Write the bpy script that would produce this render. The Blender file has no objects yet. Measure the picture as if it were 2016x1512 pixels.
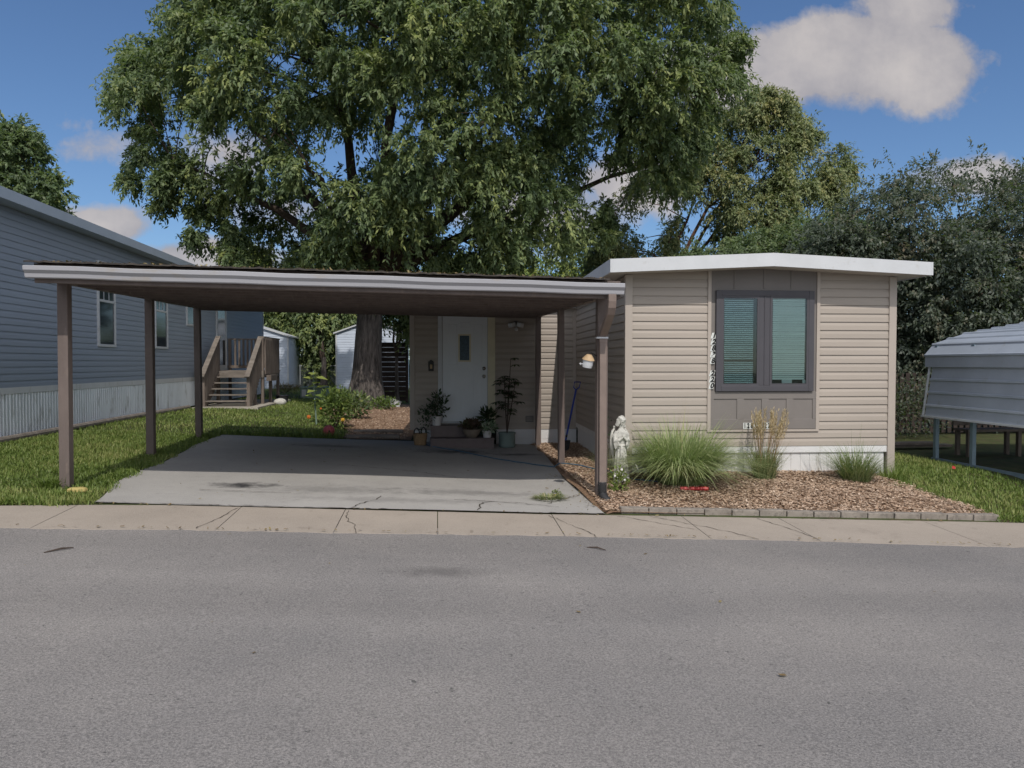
import bpy, bmesh, math, random
import numpy as np
from mathutils import Vector, Matrix
random.seed(7)
rng = np.random.default_rng(7)
R = math.radians
SC = bpy.context.scene
COL = SC.collection

# ------------------------------------------------------------------ camera numbers
F, CZ, YAW = 1450.0, 1.56, R(5.8)
PIT = math.atan((756 - 715) / F)
sy, cy_, sp, cp = math.sin(YAW), math.cos(YAW), math.sin(PIT), math.cos(PIT)
CR = np.array((cy_, -sy, 0)); CF = np.array((sy * cp, cy_ * cp, -sp)); CU = np.array((sy * sp, cy_ * sp, cp))
CAM = np.array((0, 0, CZ))
def place(px, py, d):                      # a point seen in direction (px,py), d metres deep
    px = np.asarray(px, float); py = np.asarray(py, float); d = np.asarray(d, float)
    a = ((px - 1008) / F)[..., None]; b = (-(py - 756) / F)[..., None]
    return CAM + (CF + a * CR + b * CU) * d[..., None]

def sstep(a, b, x):
    t = np.clip((np.asarray(x, float) - a) / (b - a), 0, 1); return t * t * (3 - 2 * t)
def A(X):                                  # fall of the street from left to right
    X = np.asarray(X, float)
    return np.where(X < 1, np.minimum(.045 * (1 - X), .31), -.035 * (np.minimum(X, 8) - 1))
def G(X, Y):                               # ground height
    X = np.asarray(X, float); Y = np.asarray(Y, float)
    k = np.clip((9.6 - Y) / 2.2, 0, 1)
    return np.where(X < 1, A(X), A(X) * k)
def g(x, y): return float(G(x, y))
def kerb_back(X): return np.interp(X, [-30, -8, -4.2, -3.3, -2.6, 1.2, 2.4, 6, 9, 30], [6.2, 7.05, 7.26, 7.42, 7.5, 7.5, 7.49, 7.41, 7.25, 6.3])
def kerb_front(X): return np.interp(X, [-30, -8, -3.6, -1.2, 1.1, 3.2, 5.5, 9, 30], [5.6, 6.38, 6.54, 6.6, 6.66, 6.58, 6.40, 6.15, 5.2])

# ------------------------------------------------------------------ object helpers
ORG = {}; LOCAL = set()
def thing(name, label, cat, loc=(0, 0, 0), rotz=0, group=None, local=False):
    o = bpy.data.objects.new(name, None); COL.objects.link(o)
    o.empty_display_size = .2
    o.location = loc; o.rotation_euler = (0, 0, rotz); o['label'] = label; o['category'] = cat
    if group: o['group'] = group
    ORG[o.name] = Vector(loc)
    if local or rotz: LOCAL.add(o.name)
    return o
def tag(o, label=None, cat=None, group=None, kind=None):
    if label: o['label'] = label
    if cat: o['category'] = cat
    if group: o['group'] = group
    if kind: o['kind'] = kind
    return o
def root(o):
    while o.parent: o = o.parent
    return o
def link_mesh(name, me, mat, parent=None, smooth=False, bevel=0, world=True):
    mats = mat if isinstance(mat, (list, tuple)) else [mat]
    for m in mats: me.materials.append(m)
    o = bpy.data.objects.new(name, me); COL.objects.link(o)
    if parent is not None:
        r = root(parent)
        if r.name not in LOCAL and r.type == 'EMPTY':
            me.transform(Matrix.Translation(-ORG[r.name]))
        o.parent = parent
    if smooth:
        me.polygons.foreach_set('use_smooth', [True] * len(me.polygons))
    if bevel:
        b = o.modifiers.new('bevel', 'BEVEL'); b.width = bevel; b.segments = 2; b.limit_method = 'ANGLE'
    return o
class MB:
    def __init__(s): s.v = []; s.f = []; s.mi = []; s.m = 0
    def add(s, vs, fs):
        n = len(s.v); s.v += [tuple(map(float, p)) for p in vs]
        for f in fs: s.f.append([i + n for i in f]); s.mi.append(s.m)
        return s
    def box(s, x0, x1, y0, y1, z0, z1):
        return s.add([(x0,y0,z0),(x1,y0,z0),(x1,y1,z0),(x0,y1,z0),(x0,y0,z1),(x1,y0,z1),(x1,y1,z1),(x0,y1,z1)],
              [(0,3,2,1),(4,5,6,7),(0,1,5,4),(1,2,6,5),(2,3,7,6),(3,0,4,7)])
    def bar(s, p, q, w, h, up=(0, 0, 1)):    # box along p->q, width w (sideways) height h (towards up)
        p = Vector(p); q = Vector(q); d = (q - p).normalized(); up = Vector(up)
        a = d.cross(up).normalized(); b = a.cross(d).normalized(); a *= w / 2; b *= h / 2
        vs = [p - a - b, p + a - b, p + a + b, p - a + b, q - a - b, q + a - b, q + a + b, q - a + b]
        return s.add(vs, [(0,3,2,1),(4,5,6,7),(0,1,5,4),(1,2,6,5),(2,3,7,6),(3,0,4,7)][::1])
    def tube(s, pts, rad, n=8, caps=True):
        pts = [Vector(p) for p in pts]; N = len(pts)
        if not isinstance(rad, (list, tuple, np.ndarray)): rad = [rad] * N
        vs = []; fs = []
        ref = Vector((.31, .17, .93))
        for i in range(N):
            d = (pts[min(i + 1, N - 1)] - pts[max(i - 1, 0)]).normalized()
            if abs(d.dot(ref)) > .95: ref = Vector((.9, .1, .2))
            a = d.cross(ref).normalized(); b = d.cross(a)
            for k in range(n):
                t = 2 * math.pi * k / n
                vs.append(pts[i] + (a * math.cos(t) + b * math.sin(t)) * float(rad[i]))
        for i in range(N - 1):
            for k in range(n):
                fs.append((i*n+k, i*n+(k+1)%n, (i+1)*n+(k+1)%n, (i+1)*n+k))
        if caps: fs.append(tuple(range(n))[::-1]); fs.append(tuple((N-1)*n+k for k in range(n)))
        return s.add(vs, fs)
    def lathe(s, prof, c, n=24, sx=1, sy_=1, fold=0, nf=0):
        vs = []; fs = []; N = len(prof)
        for (r, z) in prof:
            for k in range(n):
                t = 2 * math.pi * k / n; rr = r * (1 + fold * math.sin(nf * t))
                vs.append((c[0] + rr * math.cos(t) * sx, c[1] + rr * math.sin(t) * sy_, c[2] + z))
        for i in range(N - 1):
            for k in range(n): fs.append((i*n+k, i*n+(k+1)%n, (i+1)*n+(k+1)%n, (i+1)*n+k))
        fs.append(tuple(range(n))[::-1]); fs.append(tuple((N-1)*n+k for k in range(n)))
        return s.add(vs, fs)
    def ball(s, c, r, n=12, sx=1, sy_=1, sz=1):
        prof = [(max(1e-4, r * math.sin(math.pi * i / n)), -r * sz * math.cos(math.pi * i / n)) for i in range(n + 1)]
        return s.lathe(prof, c, 2 * n, sx, sy_)
    def prism(s, poly, ax, lo, hi):          # poly in the two other axes, extruded along axis ax
        n = len(poly); vs = []
        for w in (lo, hi):
            for (a, b) in poly:
                vs.append((w, a, b) if ax == 0 else (a, w, b) if ax == 1 else (a, b, w))
        fs = [tuple(range(n))[::-1], tuple(range(n, 2*n))]
        for i in range(n): j = (i+1) % n; fs.append((i, j, n+j, n+i))
        return s.add(vs, fs)
    def xf(s, M):
        s.v = [tuple(M @ Vector(p)) for p in s.v]; return s
    def build(s, name, mat, parent=None, smooth=False, bevel=0):
        me = bpy.data.meshes.new(name); me.from_pydata(s.v, [], s.f)
        if any(s.mi): me.polygons.foreach_set('material_index', s.mi)
        bm = bmesh.new(); bm.from_mesh(me); bmesh.ops.recalc_face_normals(bm, faces=bm.faces); bm.to_mesh(me); bm.free()
        return link_mesh(name, me, mat, parent, smooth, bevel)
def np_mesh(name, V, Fc, mat, parent=None, tint=None, smooth=False):
    """V (n,3), Fc (m,k) with constant k; tint per face"""
    me = bpy.data.meshes.new(name); m, k = Fc.shape
    me.vertices.add(len(V)); me.vertices.foreach_set('co', np.ascontiguousarray(V, dtype=np.float32).ravel())
    me.loops.add(m * k); me.loops.foreach_set('vertex_index', np.ascontiguousarray(Fc, dtype=np.int32).ravel())
    me.polygons.add(m); me.polygons.foreach_set('loop_start', np.arange(m, dtype=np.int32) * k)
    me.update(calc_edges=True)
    if tint is not None:
        at = me.attributes.new('tint', 'FLOAT', 'FACE'); at.data.foreach_set('value', np.ascontiguousarray(tint, dtype=np.float32))
    return link_mesh(name, me, mat, parent, smooth)

# ------------------------------------------------------------------ materials
def nt_new(name):
    m = bpy.data.materials.new(name); m.use_nodes = True; nt = m.node_tree
    return m, nt, nt.nodes, nt.links, nt.nodes['Principled BSDF']
def math_node(nt, op, a, b=None, c=None, clamp=False):
    n = nt.nodes.new('ShaderNodeMath'); n.operation = op; n.use_clamp = clamp
    for i, v in enumerate((a, b, c)):
        if v is None: continue
        if hasattr(v, 'links') or hasattr(v, 'is_linked'): nt.links.new(v, n.inputs[i])
        else: n.inputs[i].default_value = v
    return n.outputs[0]
def mixc(nt, fac, a, b, mode='MIX'):
    n = nt.nodes.new('ShaderNodeMix'); n.data_type = 'RGBA'; n.blend_type = mode
    for i, v in ((0, fac), (6, a), (7, b)):
        if hasattr(v, 'is_linked'): nt.links.new(v, n.inputs[i])
        else: n.inputs[i].default_value = (*v, 1) if isinstance(v, tuple) and len(v) == 3 else v
    return n.outputs[2]
def noise(nt, vec, scale, detail=4, rough=.55, dist=0):
    n = nt.nodes.new('ShaderNodeTexNoise'); n.inputs['Scale'].default_value = scale
    n.inputs['Detail'].default_value = detail; n.inputs['Roughness'].default_value = rough; n.inputs['Distortion'].default_value = dist
    if vec is not None: nt.links.new(vec, n.inputs['Vector'])
    return n.outputs['Fac']
def ramp(nt, fac, lo, hi):
    n = nt.nodes.new('ShaderNodeMapRange'); n.inputs[1].default_value = lo; n.inputs[2].default_value = hi
    nt.links.new(fac, n.inputs[0]); return n.outputs[0]
def objvec(nt, stretch=(1, 1, 1)):
    t = nt.nodes.new('ShaderNodeTexCoord'); mp = nt.nodes.new('ShaderNodeMapping')
    mp.inputs['Scale'].default_value = stretch; nt.links.new(t.outputs['Object'], mp.inputs['Vector']); return mp.outputs[0]
def mul(c, k): return tuple(min(1, x * k) for x in c)
def mat(name, col, rough=.7, var=.12, scale=5, stretch=(1, 1, 1), bump=0, bscale=80, spec=.3, metal=0, col2=None, c2=.5):
    m, nt, N, L, P = nt_new(name); v = objvec(nt, stretch)
    f = ramp(nt, noise(nt, v, scale, 6, .6), .3, .7)
    c = mixc(nt, f, mul(col, 1 - var), mul(col, 1 + var))
    if col2: c = mixc(nt, ramp(nt, noise(nt, v, scale * 2.3, 5, .65), c2, c2 + .14), c, col2)
    L.new(c, P.inputs['Base Color']); P.inputs['Roughness'].default_value = rough
    P.inputs['Specular IOR Level'].default_value = spec; P.inputs['Metallic'].default_value = metal
    if bump:
        b = N.new('ShaderNodeBump'); b.inputs['Strength'].default_value = bump; b.inputs['Distance'].default_value = .01
        L.new(noise(nt, v, bscale, 5), b.inputs['Height']); L.new(b.outputs[0], P.inputs['Normal'])
    return m
def leafmat(name, a, b, c, trans=.25, rough=.5):
    m, nt, N, L, P = nt_new(name)
    at = N.new('ShaderNodeAttribute'); at.attribute_name = 'tint'; t = at.outputs['Fac']
    col = mixc(nt, math_node(nt, 'MULTIPLY', t, 2, clamp=True), a, b)
    col = mixc(nt, math_node(nt, 'MULTIPLY_ADD', t, 2, -1, clamp=True), col, c)
    L.new(col, P.inputs['Base Color']); P.inputs['Roughness'].default_value = rough; P.inputs['Specular IOR Level'].default_value = .35
    tr = N.new('ShaderNodeBsdfTranslucent'); L.new(mixc(nt, .5, col, (.25, .4, .04), 'MIX'), tr.inputs[0])
    mx = N.new('ShaderNodeMixShader'); mx.inputs[0].default_value = trans
    L.new(P.outputs[0], mx.inputs[1]); L.new(tr.outputs[0], mx.inputs[2]); L.new(mx.outputs[0], N['Material Output'].inputs[0])
    return m
def glassmat(name, tint, refl=.12):
    m, nt, N, L, P = nt_new(name)
    tr = N.new('ShaderNodeBsdfTransparent'); tr.inputs[0].default_value = (*tint, 1)
    gl = N.new('ShaderNodeBsdfGlossy'); gl.inputs['Roughness'].default_value = .03
    fr = N.new('ShaderNodeFresnel'); fr.inputs[0].default_value = 1.5
    mx = N.new('ShaderNodeMixShader'); L.new(math_node(nt, 'ADD', fr.outputs[0], refl), mx.inputs[0])
    L.new(tr.outputs[0], mx.inputs[1]); L.new(gl.outputs[0], mx.inputs[2]); L.new(mx.outputs[0], N['Material Output'].inputs[0])
    return m

def road_mat():
    m, nt, N, L, P = nt_new('asphalt'); v = objvec(nt)
    c = mixc(nt, ramp(nt, noise(nt, v, 85, 3, .7), .36, .64), (.115, .113, .113), (.36, .35, .34))
    c = mixc(nt, .35, c, (.215, .21, .206))
    c = mixc(nt, ramp(nt, noise(nt, v, 260, 2, .6), .55, .8), c, (.54, .52, .49))
    big = ramp(nt, noise(nt, v, .55, 6, .6), .3, .7)
    c = mixc(nt, 1.0, c, mixc(nt, big, (.84, .84, .85), (1.1, 1.08, 1.06)), 'MULTIPLY')
    c = mixc(nt, ramp(nt, noise(nt, objvec(nt, (1.2, 3.2, 1)), 1.6, 6, .7), .68, .82), c, (.15, .147, .145))
    c = mixc(nt, math_node(nt, 'MULTIPLY', ramp(nt, noise(nt, v, 22, 4, .6), .66, .72), .7), c, (.05, .05, .05))
    sm = N.new('ShaderNodeMapping'); L.new(nt.nodes.new('ShaderNodeTexCoord').outputs['Object'], sm.inputs[0]); sm.inputs['Location'].default_value = (.0, -5.45 / .16, 0); sm.inputs['Scale'].default_value = (1 / .42, 1 / .16, 0)
    ln = N.new('ShaderNodeVectorMath'); ln.operation = 'LENGTH'; L.new(sm.outputs[0], ln.inputs[0])
    sd_ = math_node(nt, 'ADD', ln.outputs['Value'], math_node(nt, 'MULTIPLY_ADD', noise(nt, v, 5, 6, .7), 2.0, -1.0))
    c = mixc(nt, math_node(nt, 'MULTIPLY', ramp(nt, sd_, 1.1, .2), .4, clamp=True), c, (.06, .058, .057))
    lane = ramp(nt, noise(nt, objvec(nt, (.06, 1, 1)), .9, 4, .55), .35, .65)
    c = mixc(nt, 1.0, c, mixc(nt, lane, (.90, .875, .855), (1.08, 1.05, 1.02)), 'MULTIPLY')
    L.new(c, P.inputs['Base Color']); P.inputs['Roughness'].default_value = .85; P.inputs['Specular IOR Level'].default_value = .25
    b = N.new('ShaderNodeBump'); b.inputs['Strength'].default_value = .7; b.inputs['Distance'].default_value = .008
    L.new(noise(nt, v, 110, 3, .6), b.inputs['Height']); L.new(b.outputs[0], P.inputs['Normal'])
    return m
def conc_mat(name, col, speck, stains=(), var=.14):
    m, nt, N, L, P = nt_new(name); v = objvec(nt)
    c = mixc(nt, ramp(nt, noise(nt, v, 1.3, 8, .65), .3, .7), mul(col, 1 - var), mul(col, 1 + var))
    c = mixc(nt, ramp(nt, noise(nt, v, 140, 3, .6), .4, .75), c, speck)
    c = mixc(nt, math_node(nt, 'MULTIPLY', ramp(nt, noise(nt, v, 5, 6, .7), .58, .72), .35), c, mul(col, .55))
    c = mixc(nt, math_node(nt, 'MULTIPLY', ramp(nt, noise(nt, v, 30, 5, .7), .66, .72), .6), c, mul(col, .4))
    for (x, y, rx, ry, k) in stains:          # oil and tyre stains, each a ragged patch
        mp = N.new('ShaderNodeMapping'); mp.vector_type = 'POINT'
        mp.inputs['Location'].default_value = (-x / rx, -y / ry, 0); mp.inputs['Scale'].default_value = (1 / rx, 1 / ry, 0)
        tc = N.new('ShaderNodeTexCoord'); L.new(tc.outputs['Object'], mp.inputs[0])
        ln = N.new('ShaderNodeVectorMath'); ln.operation = 'LENGTH'; L.new(mp.outputs[0], ln.inputs[0])
        d = math_node(nt, 'ADD', ln.outputs['Value'], math_node(nt, 'MULTIPLY_ADD', noise(nt, v, 6, 7, .7), 2.2, -1.1))
        f = math_node(nt, 'MULTIPLY', ramp(nt, d, 1.0, .15), k, clamp=True)
        c = mixc(nt, f, c, (.03, .03, .032))
    L.new(c, P.inputs['Base Color']); P.inputs['Roughness'].default_value = .85; P.inputs['Specular IOR Level'].default_value = .25
    b = N.new('ShaderNodeBump'); b.inputs['Strength'].default_value = .4; b.inputs['Distance'].default_value = .006
    L.new(noise(nt, v, 90, 4), b.inputs['Height']); L.new(b.outputs[0], P.inputs['Normal'])
    return m
def bark_mat(name, c1, c2):
    m, nt, N, L, P = nt_new(name); v = objvec(nt, (1, 1, .16))
    n = noise(nt, v, 16, 8, .65, .4)
    L.new(mixc(nt, ramp(nt, n, .35, .65), c1, c2), P.inputs['Base Color']); P.inputs['Roughness'].default_value = .95
    b = N.new('ShaderNodeBump'); b.inputs['Strength'].default_value = 1; b.inputs['Distance'].default_value = .06
    L.new(n, b.inputs['Height']); L.new(b.outputs[0], P.inputs['Normal']); return m

M = dict(
  road=road_mat(),
  kerb=conc_mat('kerb concrete', (.315, .27, .225), (.42, .37, .315)),
  drive=conc_mat('driveway concrete', (.325, .315, .302), (.45, .43, .40),
       [(-2.22, 8.72, .5, .22, .95), (-1.2, 8.55, 1.1, .35, .3), (.35, 8.6, 1.2, .25, .35), (.3, 12.6, .8, .35, .8), (1.35, 12.3, .5, .2, .7), (-1.9, 12.9, .8, .3, .5), (-.3, 8.0, 1.5, .2, .25)]),
  slab=conc_mat('slab concrete', (.36, .33, .28), (.45, .42, .37)),
  paver=mat('edging concrete', (.25, .22, .19), .9, .2, 7, bump=.5, col2=(.17, .15, .13)),
  soil=mat('lawn soil', (.05, .062, .02), .95, .5, 3, bump=.6, bscale=30, col2=(.075, .055, .03)),
  mulch=mat('mulch base', (.22, .14, .09), .95, .5, 30, bump=.9, bscale=60),
  siding=mat('tan siding', (.37, .325, .283), .55, .06, 1.6, stretch=(.3, .3, 3), bump=.08, bscale=160),
  tantrim=mat('tan trim', (.40, .352, .31), .55, .03, 2),
  white=mat('white paint', (.54, .555, .575), .5, .05, 3, col2=(.46, .46, .45), c2=.6),
  skirt=mat('white skirting', (.66, .66, .66), .5, .05, 3, stretch=(1, 1, .3), col2=(.55, .54, .50), c2=.58),
  accent=mat('taupe panel', (.19, .173, .162), .6, .05, 3),
  wtrim=mat('dark window frame', (.07, .068, .078), .5, .06, 4),
  soffit=mat('soffit', (.5, .46, .42), .7, .04, 3),
  roof=mat('roof membrane', (.45, .45, .45), .8, .1, 2),
  brown=mat('weathered brown paint', (.145, .116, .105), .75, .2, 5, stretch=(1, 1, .25), bump=.35, bscale=40, col2=(.21, .165, .14), c2=.58),
  gutter=mat('white gutter', (.37, .37, .395), .45, .05, 3, stretch=(.3, 1, 1), col2=(.36, .33, .30), c2=.58),
  felt=mat('tar felt', (.055, .048, .043), .9, .4, 12, bump=.8, bscale=40, col2=(.16, .12, .09), c2=.6),
  spout=mat('brown downspout', (.20, .155, .135), .55, .12, 6),
  blackpl=mat('black corrugated plastic', (.03, .03, .032), .5, .2, 12),
  door=mat('door paint', (.66, .69, .72), .45, .03, 3),
  jamb=mat('cream jamb', (.62, .57, .42), .6, .08, 4),
  glassT=glassmat('tinted window glass', (.90, .985, .965), .015),
  glassL=glassmat('screened window glass', (.79, .90, .895), .025),
  glassD=glassmat('dark window glass', (.25, .3, .33), .06),
  blind=mat('blind slats', (.86, .88, .865), .5, .03, 3),
  dark=mat('dark interior', (.02, .022, .025), .9, .2, 3),
  black=mat('black metal', (.02, .02, .02), .45, .2, 9),
  brass=mat('nickel', (.6, .58, .54), .25, .05, 9, metal=1),
  nsiding=mat('blue grey siding', (.30, .34, .405), .5, .05, 1.1, stretch=(3, .3, 3), bump=.08, bscale=160),
  nskirt=mat('ribbed metal skirting', (.70, .73, .75), .42, .1, 2.5, stretch=(1, 1, .3), spec=.5, col2=(.36, .36, .34), c2=.56),
  nfascia=mat('pale blue fascia', (.42, .48, .56), .5, .05, 2),
  timber=mat('weathered timber', (.155, .128, .11), .9, .28, 6, stretch=(1, 1, .3), bump=.6, bscale=40, col2=(.13, .10, .08), c2=.55),
  timberH=mat('weathered tread timber', (.19, .165, .143), .9, .28, 6, stretch=(.3, 1, 1), bump=.6, bscale=40, col2=(.13, .11, .09), c2=.55),
  shed=mat('pale blue shed siding', (.52, .58, .68), .55, .06, 2),
  fence=mat('dark fence boards', (.045, .034, .03), .9, .4, 5, stretch=(.3, 1, 1), bump=.5, bscale=40),
  metal=mat('galvanised roof sheet', (.37, .41, .47), .42, .08, 2.5, spec=.5, metal=.1, col2=(.33, .35, .37), c2=.6),
  leg=mat('painted steel leg', (.17, .23, .27), .5, .15, 5),
  stone=mat('cast stone', (.53, .52, .48), .9, .16, 14, bump=.3, bscale=90, col2=(.35, .34, .31), c2=.56),
  bark=bark_mat('maple bark', (.03, .026, .024), (.15, .13, .12)),
  twig=mat('twigs', (.07, .052, .042), .9, .3, 8),
  redtwig=mat('dry reddish twigs', (.16, .085, .06), .9, .3, 8),
  leaf=leafmat('maple leaves', (.06, .095, .055), (.14, .19, .085), (.34, .37, .12), .32),
  leafY=leafmat('yellowing leaves', (.11, .15, .075), (.22, .25, .11), (.42, .35, .13)),
  leafD=leafmat('dark vine leaves', (.048, .063, .056), (.09, .112, .078), (.19, .14, .095)),
  leafB=leafmat('bright shrub leaves', (.08, .13, .04), (.17, .235, .06), (.38, .40, .10)),
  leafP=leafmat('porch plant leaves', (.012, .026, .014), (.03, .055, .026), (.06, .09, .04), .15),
  leafV=leafmat('variegated leaves', (.05, .10, .05), (.18, .26, .16), (.5, .55, .42), .15),
  leafR=leafmat('burgundy planter leaves', (.05, .03, .025), (.09, .06, .04), (.07, .10, .04), .15),
  grass=leafmat('lawn blades', (.085, .13, .03), (.17, .235, .055), (.34, .34, .13), .3),
  ograss=leafmat('fountain grass', (.16, .23, .085), (.31, .39, .16), (.56, .57, .32), .3),
  reed=leafmat('reed grass', (.10, .15, .06), (.20, .25, .11), (.44, .38, .22), .25),
  plume=leafmat('dry plumes', (.42, .31, .17), (.56, .44, .26), (.66, .54, .36), .25),
  chips=leafmat('bark chips', (.27, .17, .11), (.47, .335, .235), (.62, .49, .38), 0, .9),
  debris=leafmat('dry leaf litter', (.09, .06, .03), (.20, .14, .07), (.30, .25, .12), .1, .9),
  red=mat('red plastic', (.36, .035, .035), .4, .15, 9),
  ballm=mat('faded red rubber', (.42, .09, .10), .5, .15, 7, col2=(.22, .06, .06), c2=.6),
  blue=mat('blue painted handle', (.03, .06, .30), .4, .15, 9),
  hose=mat('blue garden hose', (.055, .13, .20), .5, .15, 9),
  yellow=mat('yellow foam', (.42, .34, .13), .8, .15, 9, bump=.4),
  wicker=mat('wicker', (.25, .165, .09), .85, .35, 40, stretch=(1, 1, 3), bump=.8, bscale=60),
  sage=mat('sage pot', (.17, .22, .20), .6, .08, 5),
  wpot=mat('white pot', (.55, .53, .52), .5, .1, 8),
  bowl=mat('clay bowl', (.19, .155, .12), .8, .15, 8),
  steps=mat('brown step paint', (.15, .12, .115), .75, .15, 5, bump=.3, bscale=40),
  tan=mat('tan birdhouse roof', (.48, .34, .20), .6, .12, 9),
  ubox=mat('green utility cabinet', (.19, .26, .21), .6, .1, 6),
  orange=mat('orange petals', (.55, .16, .03), .6, .2, 20),
  yelp=mat('yellow petals', (.6, .36, .04), .6, .2, 20),
  wpet=mat('white petals', (.8, .8, .76), .6, .1, 20),
  bronze=mat('grey wall plate', (.16, .15, .145), .6, .1, 9),
  plate=mat('white number plate', (.64, .66, .64), .5, .05, 20),
  digit=mat('black digit', (.015, .015, .015), .5, .1, 20),
  chain=mat('galvanised wire', (.35, .38, .40), .45, .1, 20, metal=.5),
  tealf=mat('dark green fence', (.06, .11, .10), .8, .25, 6),
)

# ------------------------------------------------------------------ setting
def grid(name, xs, ys, zf, mat_, parent=None):
    xs = np.asarray(xs, float); ys = np.asarray(ys, float)
    X, Y = np.meshgrid(xs, ys); Z = zf(X, Y); V = np.stack((X, Y, Z), -1).reshape(-1, 3)
    n = len(xs); i, j = np.meshgrid(np.arange(n - 1), np.arange(len(ys) - 1)); b = (j * n + i).ravel()
    return np_mesh(name, V, np.stack((b, b + 1, b + n + 1, b + n), 1), mat_, parent, smooth=True)
xs = np.concatenate((np.linspace(-260, -20, 25), np.linspace(-18, 18, 73), np.linspace(20, 260, 25)))
ys = np.concatenate((np.linspace(-120, -10, 12), np.linspace(-8, 40, 97), np.linspace(44, 420, 40)))
tag(grid('lawn_ground', xs, ys, lambda X, Y: G(X, Y) - .14 * sstep(7.5, 7.3, Y), M['soil']), kind='structure')
rx = np.concatenate((np.linspace(-80, -10, 15), np.linspace(-9, 9, 61), np.linspace(10, 80, 15)))
tag(grid('road', rx, np.linspace(-14, 6.9, 43), lambda X, Y: A(X) - .032 + .0 * Y, M['road']), kind='structure')
joints = [-80, -40, -20, -11, -8.2, -6.0, -3.42, -1.93, -.92, 0.0, 1.17, 2.55, 3.6, 5.2, 6.7, 8.4, 11, 20, 40, 80]
mb = MB()
for a, b in zip(joints[:-1], joints[1:]):
    n = max(2, int(min((b - a) / .12, 60))); gap = .004
    px = np.linspace(a + gap, b - gap, n + 1)
    prof = [(6.55, -.07), (6.57, -.030), (6.75, -.022), (7.15, -.006), (7.46, .006), (7.50, .004), (7.50, -.08)]
    vs = []
    for x in px:
        kf, kbk = float(kerb_front(x)), float(kerb_back(x))
        for (y, z) in prof: vs.append((x, kf + (y - 6.55) * (kbk - kf) / .95 + ((random.gauss(0, .010) + .012 * math.sin(x * 2.3)) if y < 6.6 else random.uniform(-.004, .004)), float(A(x)) + z))
    k = len(prof); fs = []
    for i in range(n):
        for j in range(k - 1): fs.append((i*k+j, (i+1)*k+j, (i+1)*k+j+1, i*k+j+1))
    fs.append(tuple(range(k))); fs.append(tuple(n*k+j for j in range(k)))
    mb.add(vs, fs)
kerb = tag(mb.build('kerb', M['kerb']), kind='structure')
# driveway
def drive_x(Y):
    return (np.interp(Y, [7.5, 8.9, 13.9, 14.2], [-3.35, -3.62, -3.98, -4.0]), np.interp(Y, [7.5, 9.9, 13.6, 14.2], [1.74, 1.70, 1.86, 1.88]))
vs = []; fs = []; ny = 40; nx = 30
for j in range(ny + 1):
    Y = 7.515 + (14.05 - 7.515) * j / ny; l, r = drive_x(Y)
    l += .03 * math.sin(Y * 1.9) + .012 * math.sin(Y * 5)
    for i in range(nx + 1):
        x = l + (r - l) * i / nx; vs.append((x, Y, g(x, Y) + .014 + .006 * math.sin(x * 1.3 + Y)))
for j in range(ny):
    for i in range(nx): fs.append((j*(nx+1)+i, j*(nx+1)+i+1, (j+1)*(nx+1)+i+1, (j+1)*(nx+1)+i))
drive = tag(MB().add(vs, fs).build('driveway', M['drive'], smooth=True), kind='structure')
def crack(pts, zf, w, parent, matk='dark'):
    P = []
    for (a, b) in zip(pts[:-1], pts[1:]):
        n = max(2, int(math.hypot(b[0]-a[0], b[1]-a[1]) / .05))
        for i in range(n):
            t = i / n; P.append((a[0]+(b[0]-a[0])*t+random.gauss(0, .011), a[1]+(b[1]-a[1])*t+random.gauss(0, .011)))
    P.append(pts[-1]); vs = []; fs = []
    for i, p in enumerate(P):
        q = P[min(i+1, len(P)-1)]; o = P[max(i-1, 0)]; d = Vector((q[0]-o[0], q[1]-o[1])).normalized(); ww = w * random.uniform(.3, 1.2)
        for s_ in (-1, 1):
            x = p[0] - d.y * ww * s_ / 2; y = p[1] + d.x * ww * s_ / 2; vs.append((x, y, zf(x, y)))
    for i in range(len(P) - 1): fs.append((2*i, 2*i+1, 2*i+3, 2*i+2))
    return MB().add(vs, fs).build('crack', M['crk'], parent)
M['crk'] = mat('crack dirt', (.06, .05, .04), .95, .3, 20)  # dark earthy brown of the crack strips and the kerb seam
M['crk2'] = M['crk']
dz = lambda x, y: g(x, y) + .0235
for pts in ([(-.85, 7.52), (-.80, 7.75), (-.66, 7.98), (-.62, 8.2)], [(.42, 7.52), (.44, 7.75), (.5, 7.95), (.62, 8.05)], [(1.2, 8.0), (1.45, 8.3), (1.66, 8.5)],
            [(-1.4, 10.6), (-.3, 10.1), (.4, 9.6)], [(.2, 8.1), (.9, 8.0), (1.3, 7.8)], [(-2.6, 8.3), (-1.6, 8.25)]):
    crack(pts, dz, .014, drive)
kz = lambda x, y: float(A(x)) + float(np.interp(6.55 + (y - float(kerb_front(x))) * .95 / float(kerb_back(x) - kerb_front(x)), [6.57, 6.75, 7.15, 7.46], [-.024, -.022, -.006, .006])) + .004
for pts in ([(-.88, 7.44), (-.86, 7.1), (-.76, 6.85), (-.72, 6.6)], [(1.13, 7.45), (1.27, 7.1), (1.42, 6.8), (1.45, 6.6)], [(-1.96, 7.44), (-2.02, 7.0), (-2.1, 6.65)],
            [(1.85, 7.45), (2.5, 6.95)], [(2.2, 7.45), (2.85, 6.85), (3.0, 6.6)], [(3.35, 7.4), (3.55, 6.9), (3.6, 6.65)]):
    crack(pts, kz, .009, kerb)
# dirt filled seam between kerb and driveway
crack([(-3.4, 7.508), (-2, 7.505), (0, 7.508), (1.75, 7.506)], lambda x, y: float(A(x)) + .0185, .02, kerb)
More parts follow.
